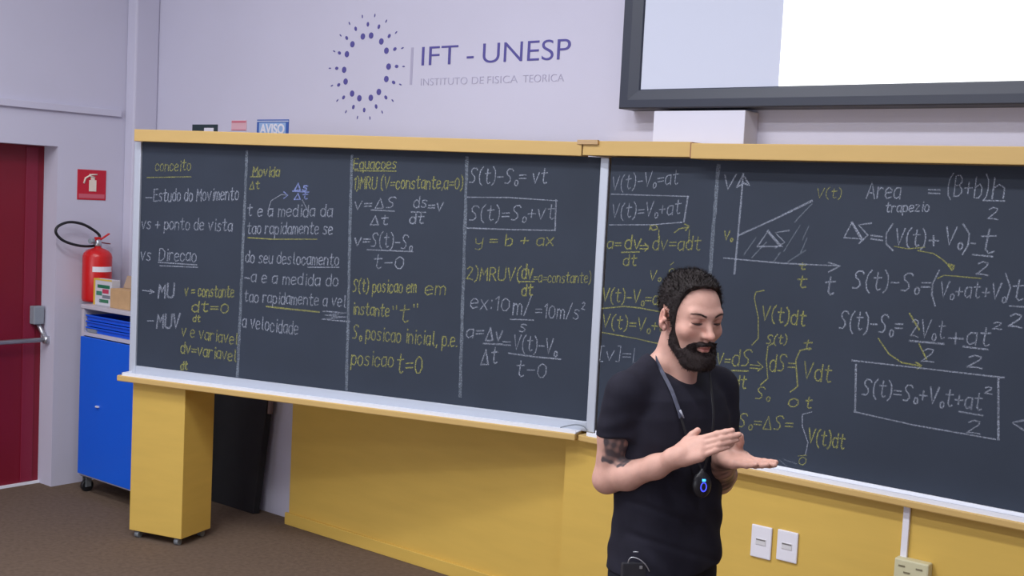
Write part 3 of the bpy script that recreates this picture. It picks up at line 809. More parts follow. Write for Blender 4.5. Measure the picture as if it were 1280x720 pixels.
# ------------------------------------------------------------------ fire extinguisher hung on the left wall
ex = thing('fire_extinguisher', 'red fire extinguisher with a looped black hose on the left wall', 'extinguisher', (-6.54, 4.10, 1.15))
b = bmesh.new()
lathe(b, [(0.070, 0.0), (0.084, 0.006), (0.088, 0.02), (0.088, 0.280), (0.082, 0.300), (0.064, 0.318), (0.036, 0.330), (0.022, 0.334), (0.020, 0.345)])
build('cylinder', b, M['red'], ex)
b = bmesh.new()
lathe(b, [(0.021, 0.343), (0.024, 0.350), (0.020, 0.378), (0.012, 0.386)], n=16)
tube(b, [(0, 0, 0.365), (-0.01, -0.045, 0.368)], 0.008)
build('valve', b, M['steel'], ex)
b = bmesh.new()
box(b, -0.008, 0.008, -0.01, 0.085, 0.3925, 0.401, bev=0.002, rot=Matrix.Rotation(0.55, 3, 'X'))
box(b, -0.009, 0.009, -0.02, 0.016, 0.365, 0.40, bev=0.003)
build('lever', b, M['red'], ex)
b = bmesh.new()
box(b, -0.007, 0.007, 0.0, 0.085, 0.360, 0.367, bev=0.002, rot=Matrix.Rotation(-0.12, 3, 'X'))
build('carry_handle', b, mat('dark_red', (120, 40, 50), 0.4), ex)
b = bmesh.new()
tube(b, [(0.012, -0.035, 0.375), (0.014, -0.065, 0.376)], 0.016, n=14)
build('gauge', b, M['grey'], ex)
hp = [(-6.54, 4.10, 1.512), (-6.55, 4.116, 1.560), (-6.555, 4.055, 1.605), (-6.555, 3.985, 1.632), (-6.555, 3.905, 1.637), (-6.555, 3.840, 1.610), (-6.555, 3.830, 1.570), (-6.555, 3.880, 1.525), (-6.55, 3.970, 1.498), (-6.545, 4.05, 1.493), (-6.545, 4.105, 1.503)]
HOSE = hp
b = bmesh.new()
tube(b, [Vector(p) - ex.location for p in spline(HOSE, 6)], 0.0085, n=8)
build('hose', b, M['rubber'], ex)
b = bmesh.new()
for k in range(8):
    a0, a1 = math.radians(-50 + k * 11), math.radians(-50 + (k + 1) * 11)
    vs = [b.verts.new((0.0888 * math.cos(a), 0.0888 * math.sin(a), z)) for a, z in ((a0, 0.19), (a1, 0.19), (a1, 0.222), (a0, 0.222))]
    b.faces.new(vs)
build('label', b, M['white'], ex)
build('wall_bracket', bx(-0.104, -0.084, -0.03, 0.03, 0.20, 0.30, bev=0.002), M['grey'], ex)

# ------------------------------------------------------------------ blue cabinet on casters
cab = thing('storage_cabinet', 'blue-doored grey cabinet on casters behind the yellow column', 'cabinet', (-6.15, 3.95, 0))
cx0, cx1, cy0, cy1 = -0.305, 0.33, 0.0, 0.38
b = bmesh.new()
box(b, cx0, cx0 + 0.028, cy0, cy1, 0.105, 1.125)
box(b, cx1 - 0.028, cx1, cy0, cy1, 0.105, 1.125)
box(b, cx0 + 0.028, cx1 - 0.028, cy1 - 0.02, cy1, 0.13, 1.125)
box(b, cx0 + 0.028, cx1 - 0.028, cy0 + 0.002, cy1 - 0.02, 0.105, 0.13)
build('body', b, M['cab'], cab)
build('top_board', bx(cx0 - 0.004, cx1 + 0.004, cy0 - 0.006, cy1, 1.125, 1.148, bev=0.003), M['cab'], cab)
build('shelf', bx(cx0 + 0.028, cx1 - 0.028, cy0, cy1 - 0.02, 0.963, 0.985), M['cab'], cab)
dr = build('door', bx(cx0 + 0.022, cx1 - 0.004, cy0 - 0.018, cy0 - 0.001, 0.120, 0.958, bev=0.002), M['blue'], cab)
build('door_handle', bx(-0.09, -0.062, -0.032, -0.018, 0.552, 0.562, bev=0.002), M['white'], dr)
for px, py in ((cx0 + 0.035, 0.04), (cx1 - 0.035, 0.04), (cx0 + 0.035, 0.34), (cx1 - 0.035, 0.34)):
    b = bmesh.new()
    tube(b, [(px - 0.013, py, 0.037), (px + 0.013, py, 0.037)], 0.037, n=18)
    cs = build('caster', b, M['rubber'], cab)
    b = bmesh.new()
    box(b, px - 0.02, px - 0.014, py - 0.02, py + 0.02, 0.03, 0.10, bev=0.002)
    box(b, px + 0.014, px + 0.02, py - 0.02, py + 0.02, 0.03, 0.10, bev=0.002)
    box(b, px - 0.028, px + 0.028, py - 0.028, py + 0.028, 0.095, 0.105, bev=0.002)
    build('caster_fork', b, M['caster'], cs)
CO = Vector(cab.location)
tl = ['top blue tray in the open shelf of the cabinet', 'middle blue tray in the open shelf of the cabinet', 'bottom blue tray with a grey label in the cabinet shelf']
for k in range(3):
    z = 0.986 + (2 - k) * 0.036
    t = thing('storage_tray', tl[k], 'tray', CO + Vector((0.01, 0.16, z)), group='blue trays in the cabinet shelf')
    b = bmesh.new()
    w_, d_ = 0.27, 0.15
    box(b, -w_, w_, -d_, d_, 0, 0.004)
    box(b, -w_, w_, -d_, -d_ + 0.004, 0.004, 0.030); box(b, -w_, w_, d_ - 0.004, d_, 0.004, 0.030)
    box(b, -w_, -w_ + 0.004, -d_ + 0.004, d_ - 0.004, 0.004, 0.030); box(b, w_ - 0.004, w_, -d_ + 0.004, d_ - 0.004, 0.004, 0.030)
    build('tray_body', b, M['blue_tray'], t)
    b = bmesh.new()
    box(b, -w_ - 0.006, w_ + 0.006, -d_ - 0.008, -d_, 0.022, 0.032, bev=0.002)
    build('rim', b, mat('blue_rim', (24, 92, 226), 0.35), t)
    if k == 2:
        build('label_holder', bx(-w_ + 0.02, -w_ + 0.11, -d_ - 0.011, -d_ - 0.0005, 0.002, 0.021), M['grey'], t)
# carton and leaflet box on top
t = thing('cardboard_box', 'small open cardboard box on top of the cabinet', 'box', (-6.12, 4.04, 1.1485))
b = bmesh.new()
box(b, -0.10, 0.10, -0.05, 0.05, 0, 0.115, bev=0.002)
build('carton', b, M['card'], t)
build('flap', bx(-0.095, 0.095, 0.046, 0.050, 0.114, 0.19, rot=Matrix.Rotation(-0.35, 3, 'X')), mat('cardboard_inside', (176, 150, 128), 0.85), t)
t = thing('leaflet_box', 'white leaflet box with yellow edge and green and red print, on the cabinet', 'box', (-6.335, 4.04, 1.1485), 0.05)
build('carton', bx(-0.085, 0.088, -0.03, 0.03, 0, 0.158, bev=0.002), mat('leaflet_white', (206, 206, 214), 0.6), t)
build('edge_strip', bx(-0.0875, -0.072, -0.032, 0.0, 0.0, 0.160), mat('leaflet_yellow', (220, 178, 60), 0.6), t)
build('edge_strip', bx(-0.072, 0.088, -0.0315, -0.029, 0.150, 0.160), mat('leaflet_yellow_top', (216, 190, 90), 0.6), t)
cols = [(30, 110, 80), (190, 60, 90), (60, 130, 110), (120, 125, 135), (60, 120, 90), (200, 205, 215)]
for k, (x0, x1, z0, z1) in enumerate(((-0.05, 0.07, 0.105, 0.125), (0.0, 0.06, 0.075, 0.10), (-0.06, -0.005, 0.06, 0.085), (0.0, 0.075, 0.045, 0.065), (-0.03, 0.06, 0.018, 0.038), (-0.06, -0.02, 0.02, 0.05))):
    build('print', bx(x0, x1, -0.0312, -0.0295, z0, z1), mat('print_ink', cols[k], 0.6), t)

# black panel leaning on the back wall
t = thing('black_panel', 'tall black panel leaning on the wall behind the left chalkboard', 'panel', (-5.55, 4.43, 0))
b = bmesh.new()
f0 = [(-0.50, -0.02), (0.192, -0.02), (0.205, 0.018), (-0.50, 0.018)]
lo = [b.verts.new((x, y, 0)) for x, y in f0]
hi = [b.verts.new((x + 0.115, y + 0.045, 1.25)) for x, y in f0]
b.faces.new(lo[::-1]); b.faces.new(hi)
for k in range(4): b.faces.new((lo[k], lo[(k + 1) % 4], hi[(k + 1) % 4], hi[k]))
bmesh.ops.bevel(b, geom=b.edges, offset=0.003, segments=1, affect='EDGES')
build('panel_board', b, M['black'], t)
build('edge_block', bx(0.250, 0.275, 0.012, 0.035, 0.60, 0.80, bev=0.002), mat('worn_wood_edge', (128, 108, 104), 0.7), t)

# ------------------------------------------------------------------ wall plates on the yellow panelling
YP = 4.346
def wall_plate(x0, x1, z0, z1, label):
    t = thing('wall_plate', label, 'wall socket', ((x0 + x1) / 2, YP, (z0 + z1) / 2), group='white plates on the yellow panelling')
    w_, h_ = (x1 - x0) / 2, (z1 - z0) / 2
    build('plate', bx(-w_, w_, -0.010, 0, -h_, h_, bev=0.004), M['white'], t)
    build('module', bx(-0.022, 0.022, -0.0125, -0.009, -0.012, 0.014, bev=0.001), mat('module_white', (214, 212, 214), 0.4), t)
    build('slot', bx(-0.020, 0.020, -0.0135, -0.0124, 0.007, 0.012), mat('slot_grey', (120, 116, 116), 0.5), t)
wall_plate(-2.144, -2.054, 0.507, 0.640, 'white wall plate on the yellow panelling, nearest to the man')
wall_plate(-2.030, -1.941, 0.519, 0.643, 'white wall plate on the yellow panelling, right of its twin')
t = thing('cable_trunking', 'white cable trunking running down the yellow panelling from the ledge', 'cable trunking', (-1.518, YP, 0.63))
build('trunking', bx(-0.0125, 0.0125, -0.014, 0, 0.008, 0.225, bev=0.002), M['white'], t)
t = thing('socket_box', 'cream socket box at the foot of the white cable trunking', 'wall socket', (-1.475, YP, 0.560))
build('housing', bx(-0.064, 0.064, -0.045, 0, -0.09, 0.088, bev=0.006), M['beige'], t)
for k, (x, z) in enumerate(((-0.035, 0.062), (0.03, 0.062), (-0.015, 0.040), (0.035, 0.030), (-0.03, 0.012), (0.02, 0.0))):
    build('slot', bx(x - 0.012, x + 0.012, -0.047, -0.0448, z - 0.003, z + 0.003), mat('slot_dark', (126, 118, 92), 0.5), t)

# ------------------------------------------------------------------ implicit-surface modelling for the figure
class Grid:
    def __init__(s, xs, ys, zs):
        s.a = [np.asarray(v, np.float32) for v in (xs, ys, zs)]
        s.F = np.full([len(v) for v in s.a], 0.5, np.float32)
    def sub(s, lo, hi):
        sl = tuple(slice(max(0, int(np.searchsorted(s.a[i], lo[i])) - 1), min(len(s.a[i]), int(np.searchsorted(s.a[i], hi[i])) + 1)) for i in range(3))
        return sl, (s.a[0][sl[0]][:, None, None], s.a[1][sl[1]][None, :, None], s.a[2][sl[2]][None, None, :])
    def add(s, fn, lo, hi, k=0.01, op='u'):
        pad = max(k, 0.012) + 0.01
        sl, P = s.sub([v - pad for v in lo], [v + pad for v in hi])
        if any(q.stop <= q.start for q in sl): return
        d = fn(*P).astype(np.float32)
        f = s.F[sl]
        if op == 'u':
            h = np.maximum(k - np.abs(f - d), 0) / k
            s.F[sl] = np.minimum(f, d) - h * h * k / 4
        else:
            d = -d
            h = np.maximum(k - np.abs(f - d), 0) / k
            s.F[sl] = np.maximum(f, d) + h * h * k / 4
    def cap(s, a, b, r1, r2, k=0.01, op='u'):
        a = np.array(a, float); b = np.array(b, float)
        ba = b - a; L2 = float(ba @ ba) + 1e-12
        def fn(x, y, z):
            t = np.clip(((x - a[0]) * ba[0] + (y - a[1]) * ba[1] + (z - a[2]) * ba[2]) / L2, 0, 1)
            return np.sqrt((x - a[0] - t * ba[0]) ** 2 + (y - a[1] - t * ba[1]) ** 2 + (z - a[2] - t * ba[2]) ** 2) - (r1 + (r2 - r1) * t)
        r = max(r1, r2)
        s.add(fn, np.minimum(a, b) - r, np.maximum(a, b) + r, k, op)
    def chain(s, pts, rs, k=0.01):
        for i in range(len(pts) - 1):
            s.cap(pts[i], pts[i + 1], rs[i], rs[i + 1], k)
    def ell(s, c, r, R=None, k=0.01, op='u'):
        c = np.array(c, float); R = np.eye(3) if R is None else R   # columns = local axes
        def fn(x, y, z):
            dx, dy, dz = x - c[0], y - c[1], z - c[2]
            q = [dx * R[0, i] + dy * R[1, i] + dz * R[2, i] for i in range(3)]
            k0 = np.sqrt(sum((q[i] / r[i]) ** 2 for i in range(3)))
            k1 = np.sqrt(sum((q[i] / r[i] ** 2) ** 2 for i in range(3))) + 1e-9
            return k0 * (k0 - 1) / k1
        m = max(r)
        s.add(fn, c - m, c + m, k, op)

def nets(g):
    """surface nets: vertices and quads of the zero level"""
    Fv = g.F
    S = (Fv < 0)
    c = np.zeros([n - 1 for n in S.shape], np.int8)
    for i in (0, 1):
        for j in (0, 1):
            for k in (0, 1):
                c += S[i:S.shape[0] - 1 + i, j:S.shape[1] - 1 + j, k:S.shape[2] - 1 + k]
    act = np.argwhere((c > 0) & (c < 8))
    idx = np.full(c.shape, -1, np.int32)
    idx[act[:, 0], act[:, 1], act[:, 2]] = np.arange(len(act))
    acc = np.zeros((len(act), 3)); cnt = np.zeros(len(act))
    corners = [(i, j, k) for i in (0, 1) for j in (0, 1) for k in (0, 1)]
    for a in corners:
        for ax in range(3):
            if a[ax]: continue
            b = list(a); b[ax] = 1
            A = act + a; B = act + b
            fa = Fv[A[:, 0], A[:, 1], A[:, 2]]; fb = Fv[B[:, 0], B[:, 1], B[:, 2]]
            m = (fa < 0) != (fb < 0)
            t = np.where(m, fa / np.where(m, fa - fb, 1), 0)
            pa = np.stack([g.a[i][A[:, i]] for i in range(3)], 1); pb = np.stack([g.a[i][B[:, i]] for i in range(3)], 1)
            acc += np.where(m[:, None], pa + (pb - pa) * t[:, None], 0)
            cnt += m
    V = acc / cnt[:, None]
    Q = []
    for ax in range(3):
        sl0 = [slice(None)] * 3; sl1 = [slice(None)] * 3
        sl0[ax] = slice(0, -1); sl1[ax] = slice(1, None)
        a0 = S[tuple(sl0)]; a1 = S[tuple(sl1)]
        e = np.argwhere(a0 != a1)
        u, v = [(1, 2), (2, 0), (0, 1)][ax]
        ok = (e[:, u] > 0) & (e[:, v] > 0) & (e[:, u] < c.shape[u]) & (e[:, v] < c.shape[v])
        e = e[ok]
        def at(du, dv):
            q = e.copy(); q[:, u] += du; q[:, v] += dv
            return idx[q[:, 0], q[:, 1], q[:, 2]]
        q = np.stack([at(-1, -1), at(0, -1), at(0, 0), at(-1, 0)], 1)
        flip = ~a0[e[:, 0], e[:, 1], e[:, 2]]
        q[flip] = q[flip][:, ::-1]
        Q.append(q)
    Q = np.concatenate(Q)
    Q = Q[(Q >= 0).all(1)]
    return V, Q

def grid_mesh(name, g, m, parent, col=None, relax=1):
    V, Q = nets(g)
    for _ in range(relax):      # light smoothing
        acc = np.zeros_like(V); n = np.zeros(len(V))
        for a, b_ in ((0, 1), (1, 2), (2, 3), (3, 0)):
            np.add.at(acc, Q[:, a], V[Q[:, b_]]); np.add.at(acc, Q[:, b_], V[Q[:, a]])
            np.add.at(n, Q[:, a], 1); np.add.at(n, Q[:, b_], 1)
        V = V * 0.5 + 0.5 * acc / np.maximum(n, 1)[:, None]
    me = bpy.data.meshes.new(name)
    me.vertices.add(len(V)); me.vertices.foreach_set('co', V.astype(np.float32).ravel())
    me.loops.add(len(Q) * 4); me.loops.foreach_set('vertex_index', Q.astype(np.int32).ravel())
    me.polygons.add(len(Q))
    me.polygons.foreach_set('loop_start', np.arange(0, len(Q) * 4, 4, dtype=np.int32))
    me.polygons.foreach_set('loop_total', np.full(len(Q), 4, np.int32))
    me.polygons.foreach_set('use_smooth', np.ones(len(Q), bool))
    me.update(calc_edges=True)
    me.validate()
    if col is not None:
        at = me.color_attributes.new('Col', 'FLOAT_COLOR', 'POINT')
        cc = np.concatenate([col(V), np.ones((len(V), 1))], 1).astype(np.float32)
        at.data.foreach_set('color', cc.ravel())
    me.materials.append(m)
    o = bpy.data.objects.new(name, me)
    C.objects.link(o)
    o.parent = parent
    return o

def noise3(x, y, z, s, seed=0):
    """cheap smooth pseudo-noise in -1..1"""
    r = np.random.default_rng(seed)
    out = 0
    for i in range(5):
        k = r.normal(size=3) * s
        out = out + np.sin(x * k[0] + y * k[1] + z * k[2] + r.uniform(0, 6.28))
    return out / 3.2

def smax(a, b, k):
    h = np.maximum(k - np.abs(a - b), 0) / k
    return np.maximum(a, b) + h * h * k / 4

# ------------------------------------------------------------------ the lecturer
PX, PY, PA = -1.634, 2.794, math.radians(30.3153)
man = thing('person', 'bearded dark-haired man in black T-shirt, talking with both hands raised', 'person', (PX, PY, 0), PA)

TY = math.radians(45)
ut = np.array([math.cos(TY), math.sin(TY), 0.0]); ft = np.array([math.sin(TY), -math.cos(TY), 0.0]); up = np.array([0, 0, 1.0])
RT = np.stack([ut, ft, up], 1)
T0 = np.array([-0.005, 0.03, 0.0])
def tb(u, f, z): return T0 + ut * u + ft * f + up * z
HY, HP = math.radians(33), math.radians(11)
hx = np.array([math.cos(HY), math.sin(HY), 0.0])
hf0 = np.array([math.sin(HY), -math.cos(HY), 0.0])
hy = hf0 * math.cos(HP) - up * math.sin(HP)
hz = hf0 * math.sin(HP) + up * math.cos(HP)
RH = np.stack([hx, hy, hz], 1)
HC = np.array([0.028, 0.004, 1.617])
def hb(x, y, z): return HC + hx * x + hy * y + hz * z
def hl(x, y, z):
    """grid coordinates to head coordinates"""
    d = (x - HC[0], y - HC[1], z - HC[2])
    return [d[0] * RH[0, i] + d[1] * RH[1, i] + d[2] * RH[2, i] for i in range(3)]

SHR, SHL = tb(-0.180, 0.0, 1.405), tb(0.180, 0.0, 1.40)
ELR, WRR = np.array([-0.170, -0.066, 1.160]), np.array([0.017, -0.190, 1.262])
ELL, WRL = np.array([0.138, 0.150, 1.135]), np.array([0.138, -0.074, 1.243])

def head(g, ears=True):
    g.ell(hb(0, -0.014, 0.026), (0.0735, 0.095, 0.080), RH, 0.02)
    g.ell(hb(0, 0.034, -0.022), (0.0605, 0.056, 0.088), RH, 0.03)
    g.ell(hb(0, 0.026, -0.078), (0.050, 0.056, 0.040), RH, 0.025)
    g.cap(hb(-0.010, 0.076, -0.104), hb(0.010, 0.076, -0.104), 0.015, 0.015, 0.02)
    g.cap(hb(-0.040, 0.071, 0.024), hb(-0.010, 0.083, 0.020), 0.010, 0.0105, 0.016)
    g.cap(hb(0.040, 0.071, 0.024), hb(0.010, 0.083, 0.020), 0.010, 0.0105, 0.016)
    for s in (-1, 1):
        g.ell(hb(s * 0.032, 0.099, 0.004), (0.018, 0.016, 0.012), RH, 0.012, 'd')
        g.ell(hb(s * 0.047, 0.056, -0.030), (0.017, 0.022, 0.018), RH, 0.02)
        g.ell(hb(s * 0.0325, 0.0740, 0.005), (0.0150, 0.0140, 0.0118), RH, 0.003)
        g.cap(hb(s * 0.019, 0.0885, 0.0145), hb(s * 0.046, 0.077, 0.0135), 0.0025, 0.003, 0.006)
        g.cap(hb(s * 0.022, 0.0845, -0.0085), hb(s * 0.043, 0.0765, -0.0080), 0.0028, 0.0028, 0.008)
        g.ell(hb(s * 0.0115, 0.0985, -0.033), (0.0065, 0.0095, 0.0065), RH, 0.012)
        if not ears: continue
        # ear with a hollow bowl and a rim
        Re = RH @ np.array([[math.cos(s * 0.5), -math.sin(s * 0.5), 0], [math.sin(s * 0.5), math.cos(s * 0.5), 0], [0, 0, 1]]).T
        g.ell(hb(s * 0.0805, -0.012, -0.015), (0.0085, 0.0180, 0.0285), Re, 0.006)
        g.ell(hb(s * 0.0890, -0.006, -0.007), (0.0065, 0.0095, 0.0175), Re, 0.004, 'd')
        g.ell(hb(s * 0.0765, 0.000, -0.038), (0.007, 0.010, 0.011), Re, 0.006)
        g.ell(hb(s * 0.0820, 0.006, -0.014), (0.0045, 0.005, 0.0065), Re, 0.004)
    g.cap(hb(0, 0.084, 0.012), hb(0, 0.1065, -0.024), 0.0068, 0.0085, 0.010)
    g.ell(hb(0, 0.1120, -0.0300), (0.0102, 0.0115, 0.0090), RH, 0.008)
    g.cap(hb(0, 0.098, -0.040), hb(0, 0.094, -0.054), 0.004, 0.004, 0.010)
    g.chain([hb(-0.023, 0.083, -0.0665), hb(-0.009, 0.0955, -0.0600), hb(0, 0.0967, -0.0615), hb(0.009, 0.0955, -0.0600), hb(0.023, 0.083, -0.0665)], [0.003, 0.0055, 0.005, 0.0055, 0.003], 0.004)
    g.chain([hb(-0.020, 0.083, -0.0700), hb(-0.007, 0.0930, -0.0725), hb(0.007, 0.0930, -0.0725), hb(0.020, 0.083, -0.0700)], [0.003, 0.0062, 0.0062, 0.003], 0.003)

def finger(g, pts, rs, k=0.003):
    g.chain(pts, rs, k)

def frame_of(h, w):
    h = np.array(h, float); h /= np.linalg.norm(h)
    w = np.array(w, float); w -= h * (w @ h); w /= np.linalg.norm(w)
    return h, w, np.cross(h, w)

def hand(g, W, h, w, sgn, curls, spread, thumb, squeeze=1.0, sc_=0.91):
    """W wrist, h towards the fingers, w towards the thumb side; n*sgn points out of the palm"""
    h, w, n = frame_of(h, w); n = n * sgn
    P = lambda a, b, c: W + (h * a + w * b * squeeze + n * c) * sc_
    Rm = np.stack([h, w, n], 1)
    g.cap(P(-0.012, 0, 0), P(0.02, 0, 0), 0.0245, 0.026, 0.015)
    g.ell(P(0.050, 0.002, 0.002), (0.047, 0.037 * squeeze, 0.0135), Rm, 0.014)
    g.cap(P(0.020, 0.018, 0.006), P(0.055, 0.030, 0.010), 0.015, 0.012, 0.012)        # ball of the thumb
    g.cap(P(0.020, -0.022, 0.004), P(0.070, -0.030, 0.002), 0.013, 0.011, 0.012)
    mcp = [(0.090, 0.030), (0.095, 0.010), (0.090, -0.010), (0.082, -0.029)]
    ln = [(0.042, 0.025, 0.020), (0.046, 0.029, 0.021), (0.043, 0.027, 0.021), (0.034, 0.020, 0.018)]
    rr = [0.0092, 0.0094, 0.0088, 0.0078]
    for i in range(4):
        a = P(mcp[i][0] - 0.012, mcp[i][1], 0.0)
        pts = [P(mcp[i][0] - 0.040, mcp[i][1] * 0.85, -0.001), a]
        ang, sp = 0.0, spread[i]
        cur = a
        for j in range(3):
            ang += curls[i][j]
            d = (h * math.cos(sp) + w * math.sin(sp)) * math.cos(ang) + n * math.sin(ang)
            cur = cur + d * sc_ * (ln[i][j] + (0.012 if j == 0 else 0))
            pts.append(cur)
        r = rr[i]
        g.chain(pts[:2], [r * 0.95, r * 1.08], 0.012)
        finger(g, pts[1:], [r * 1.08, r, r * 0.92, r * 0.74], 0.003)
        g.ell(pts[2], (r * 1.08,) * 3, None, 0.003)
    t = [P(*q) for q in thumb]
    g.chain(t[:2], [0.014, 0.0125], 0.012)
    finger(g, t[1:], [0.0125, 0.0108, 0.0085], 0.005)

fine = 0.0024
zs = np.concatenate([np.arange(-0.01, 0.88, 0.012), np.arange(0.88, 1.10, 0.005), np.arange(1.10, 1.76, fine)])
g = Grid(np.arange(-0.25, 0.31, fine), np.arange(-0.30, 0.26, fine), zs)
# trunk and legs under the clothes
g.ell(tb(0, -0.005, 1.25), (0.140, 0.088, 0.20), RT, 0.05)
g.ell(tb(0, 0.006, 1.385), (0.085, 0.070, 0.045), RT, 0.03)
g.ell(tb(0, -0.01, 0.97), (0.140, 0.092, 0.16), RT, 0.05)
for s in (-1, 1):
    g.cap(tb(s * 0.085, 0, 0.90), tb(s * 0.095, 0.01, 0.50), 0.078, 0.052, 0.03)
    g.chain([tb(s * 0.095, 0.01, 0.50), tb(s * 0.10, -0.01, 0.34), tb(s * 0.105, -0.03, 0.09)], [0.052, 0.052, 0.036], 0.02)
    g.cap(tb(s * 0.105, -0.05, 0.05), tb(s * 0.125, 0.12, 0.035), 0.036, 0.026, 0.02)
# neck and shoulders
g.cap(tb(0, -0.028, 1.40), hb(0, -0.022, -0.055), 0.060, 0.056, 0.02)
g.cap(hb(0, 0.030, -0.105), tb(0, 0.035, 1.415), 0.026, 0.022, 0.03)
for s in (-1, 1):
    g.cap(hb(s * 0.052, -0.005, -0.055), tb(s * 0.012, 0.045, 1.413), 0.0085, 0.0085, 0.018)   # neck muscle
    g.cap(tb(s * 0.045, -0.032, 1.462), tb(s * 0.14, -0.01, 1.41), 0.033, 0.036, 0.03)
g.chain([SHR, (SHR + ELR) / 2 + np.array([-0.004, 0.0, 0]), ELR], [0.048, 0.043, 0.036], 0.02)
g.chain([ELR, ELR + (WRR - ELR) * 0.3 + np.array([0, 0, -0.007]), ELR + (WRR - ELR) * 0.7 + np.array([0, 0, -0.007]), WRR], [0.036, 0.037, 0.0295, 0.0245], 0.02)
g.chain([SHL, (SHL + ELL) / 2, ELL], [0.050, 0.046, 0.038], 0.02)
g.chain([ELL, ELL + (WRL - ELL) * 0.3, ELL + (WRL - ELL) * 0.7, WRL], [0.038, 0.042, 0.033, 0.0255], 0.02)
# right hand: back towards the viewer, fingers level, thumb up
hand(g, WRR + np.array([-0.004, 0, 0.002]), (0.150, -0.050, 0.078), (-0.22, 0.62, 0.74), -1,
     [(0.02, 0.03, 0.02), (0.10, 0.10, 0.05), (0.16, 0.15, 0.08), (0.2, 0.2, 0.1)], (-0.05, 0.0, 0.08, 0.16),
     [(0.016, 0.022, 0.004), (0.036, 0.044, 0.006), (0.056, 0.056, 0.004), (0.076, 0.064, 0.000)], 0.86)
# left hand: palm up, fingers reaching to the right, thumb raised
hand(g, WRL, (0.092, -0.100, 0.010), (0.30, 0.86, 0.10), 1,
     [(0.02, 0.08, 0.06), (0.02, 0.06, 0.06), (0.04, 0.08, 0.08), (0.06, 0.1, 0.1)], (0.0, 0.0, 0.03, 0.06),
     [(0.016, 0.020, 0.006), (0.034, 0.026, 0.026), (0.046, 0.026, 0.050), (0.056, 0.022, 0.070)])
head(g)

SK = np.array(lin((203, 158, 143)))
def skin_col(V):
    x, y, z = V[:, 0], V[:, 1], V[:, 2]
    c = np.tile(SK, (len(V), 1))
    n = noise3(x, y, z, 60, 3)[:, None]
    c = c * (1 + 0.05 * n)
    a, b, d = hl(x, y, z)
    def blob(cx, cy, cz, r, colr, w=1.0, e=2):
        nonlocal c
        k = np.exp(-(((np.abs(a) - cx if cx else a) / r[0]) ** 2 + ((b - cy) / r[1]) ** 2 + ((d - cz) / r[2]) ** 2) ** (e / 2)) * w
        c = c * (1 - k[:, None]) + np.array(lin(colr)) * k[:, None]
    hd = (b > -0.2) & (z > 1.4)
    blob(0, 0.112, -0.030, (0.014, 0.02, 0.012), (200, 138, 124), 0.6)
    blob(0.045, 0.065, -0.028, (0.02, 0.03, 0.016), (204, 146, 130), 0.6)
    blob(0.082, -0.012, -0.017, (0.012, 0.022, 0.032), (205, 142, 128), 0.6)
    blob(0, 0.096, -0.067, (0.020, 0.014, 0.0085), (186, 112, 108), 0.9, 4)
    blob(0, 0.096, -0.0668, (0.019, 0.02, 0.0013), (120, 62, 58), 0.8)  # shade of the groove between the lips, put in as colour
    blob(0.0325, 0.086, 0.006, (0.018, 0.014, 0.012), (168, 116, 102), 0.6)  # eye socket shade painted into the skin colour
    blob(0.033, 0.087, -0.0015, (0.0145, 0.014, 0.0030), (48, 33, 33), 0.92, 4)
    blob(0.033, 0.086, 0.0135, (0.015, 0.012, 0.0014), (132, 86, 78), 0.7)
    e = (np.abs(a) - 0.014) / 0.036
    bz = 0.0195 + 0.0065 * np.sin(np.clip(e, 0, 1) * 2.5)
    k = np.exp(-((d - bz) / (0.0036 - 0.0016 * np.clip(e, 0, 1))) ** 4) * (e > -0.05) * (e < 1.05) * (b > 0.04)
    c = c * (1 - 0.8 * k[:, None]) + np.array(lin((70, 52, 48))) * 0.8 * k[:, None]
    # the beard's stubble on cheeks and upper neck
    st = np.clip((-(d) - 0.045 + 0.30 * (0.07 - b) * (b > 0.0)) / 0.02, 0, 1) * (b > 0.0) * (d > -0.15) * (np.abs(a) < 0.08)
    # tattoo band on the right upper arm
    p = V - ELR; ax = (SHR - ELR); L = np.linalg.norm(ax); ax = ax / L
    t = p @ ax
    rad = p - t[:, None] * ax
    front = rad @ np.array([0.75, -0.66, 0])
    pat = noise3(x, y, z, 130, 9) + 0.7 * noise3(x, y, z, 260, 5)
    k = np.clip((t - 0.060 + 0.006 * pat) / 0.005, 0, 1) * np.clip((0.170 - t) / 0.01, 0, 1) * np.clip((front - 0.001 + 0.006 * pat) / 0.006, 0, 1) * (np.linalg.norm(rad, axis=1) < 0.07)
    k = k * np.clip(0.88 + 0.30 * pat, 0.5, 0.95)
    c = c * (1 - k[:, None]) + np.array(lin((70, 66, 72))) * k[:, None]
    # hairy tattooed left forearm, with shade on wrist and palm painted into the colour
    q = V - ELL; ax2 = (WRL - ELL); L2_ = np.linalg.norm(ax2); ax2 = ax2 / L2_
    t2 = q @ ax2; r2 = np.linalg.norm(q - t2[:, None] * ax2, axis=1)
    k2 = ((r2 < 0.06) * np.clip((t2 - 0.02) / 0.02, 0, 1) * np.clip((L2_ + 0.055 - t2) / 0.04, 0, 1)) * np.clip(0.72 + 0.4 * noise3(x, y, z, 110, 21), 0.4, 0.95)
    c = c * (1 - k2[:, None]) + np.array(lin((84, 64, 60))) * k2[:, None]
    return c
skin = mat('skin', (203, 158, 143), 0.5, attr='Col', vary=0.05, scale=45, bump=0.06, bscale=260, spec=0.35)
skin.node_tree.nodes['Principled BSDF'].inputs['Subsurface Weight'].default_value = 0.08
skin.node_tree.nodes['Principled BSDF'].inputs['Subsurface Radius'].default_value = (0.02, 0.008, 0.005)
skin.node_tree.nodes['Principled BSDF'].inputs['Subsurface Scale'].default_value = 0.3
grid_mesh('body', g, skin, man, skin_col, relax=1)

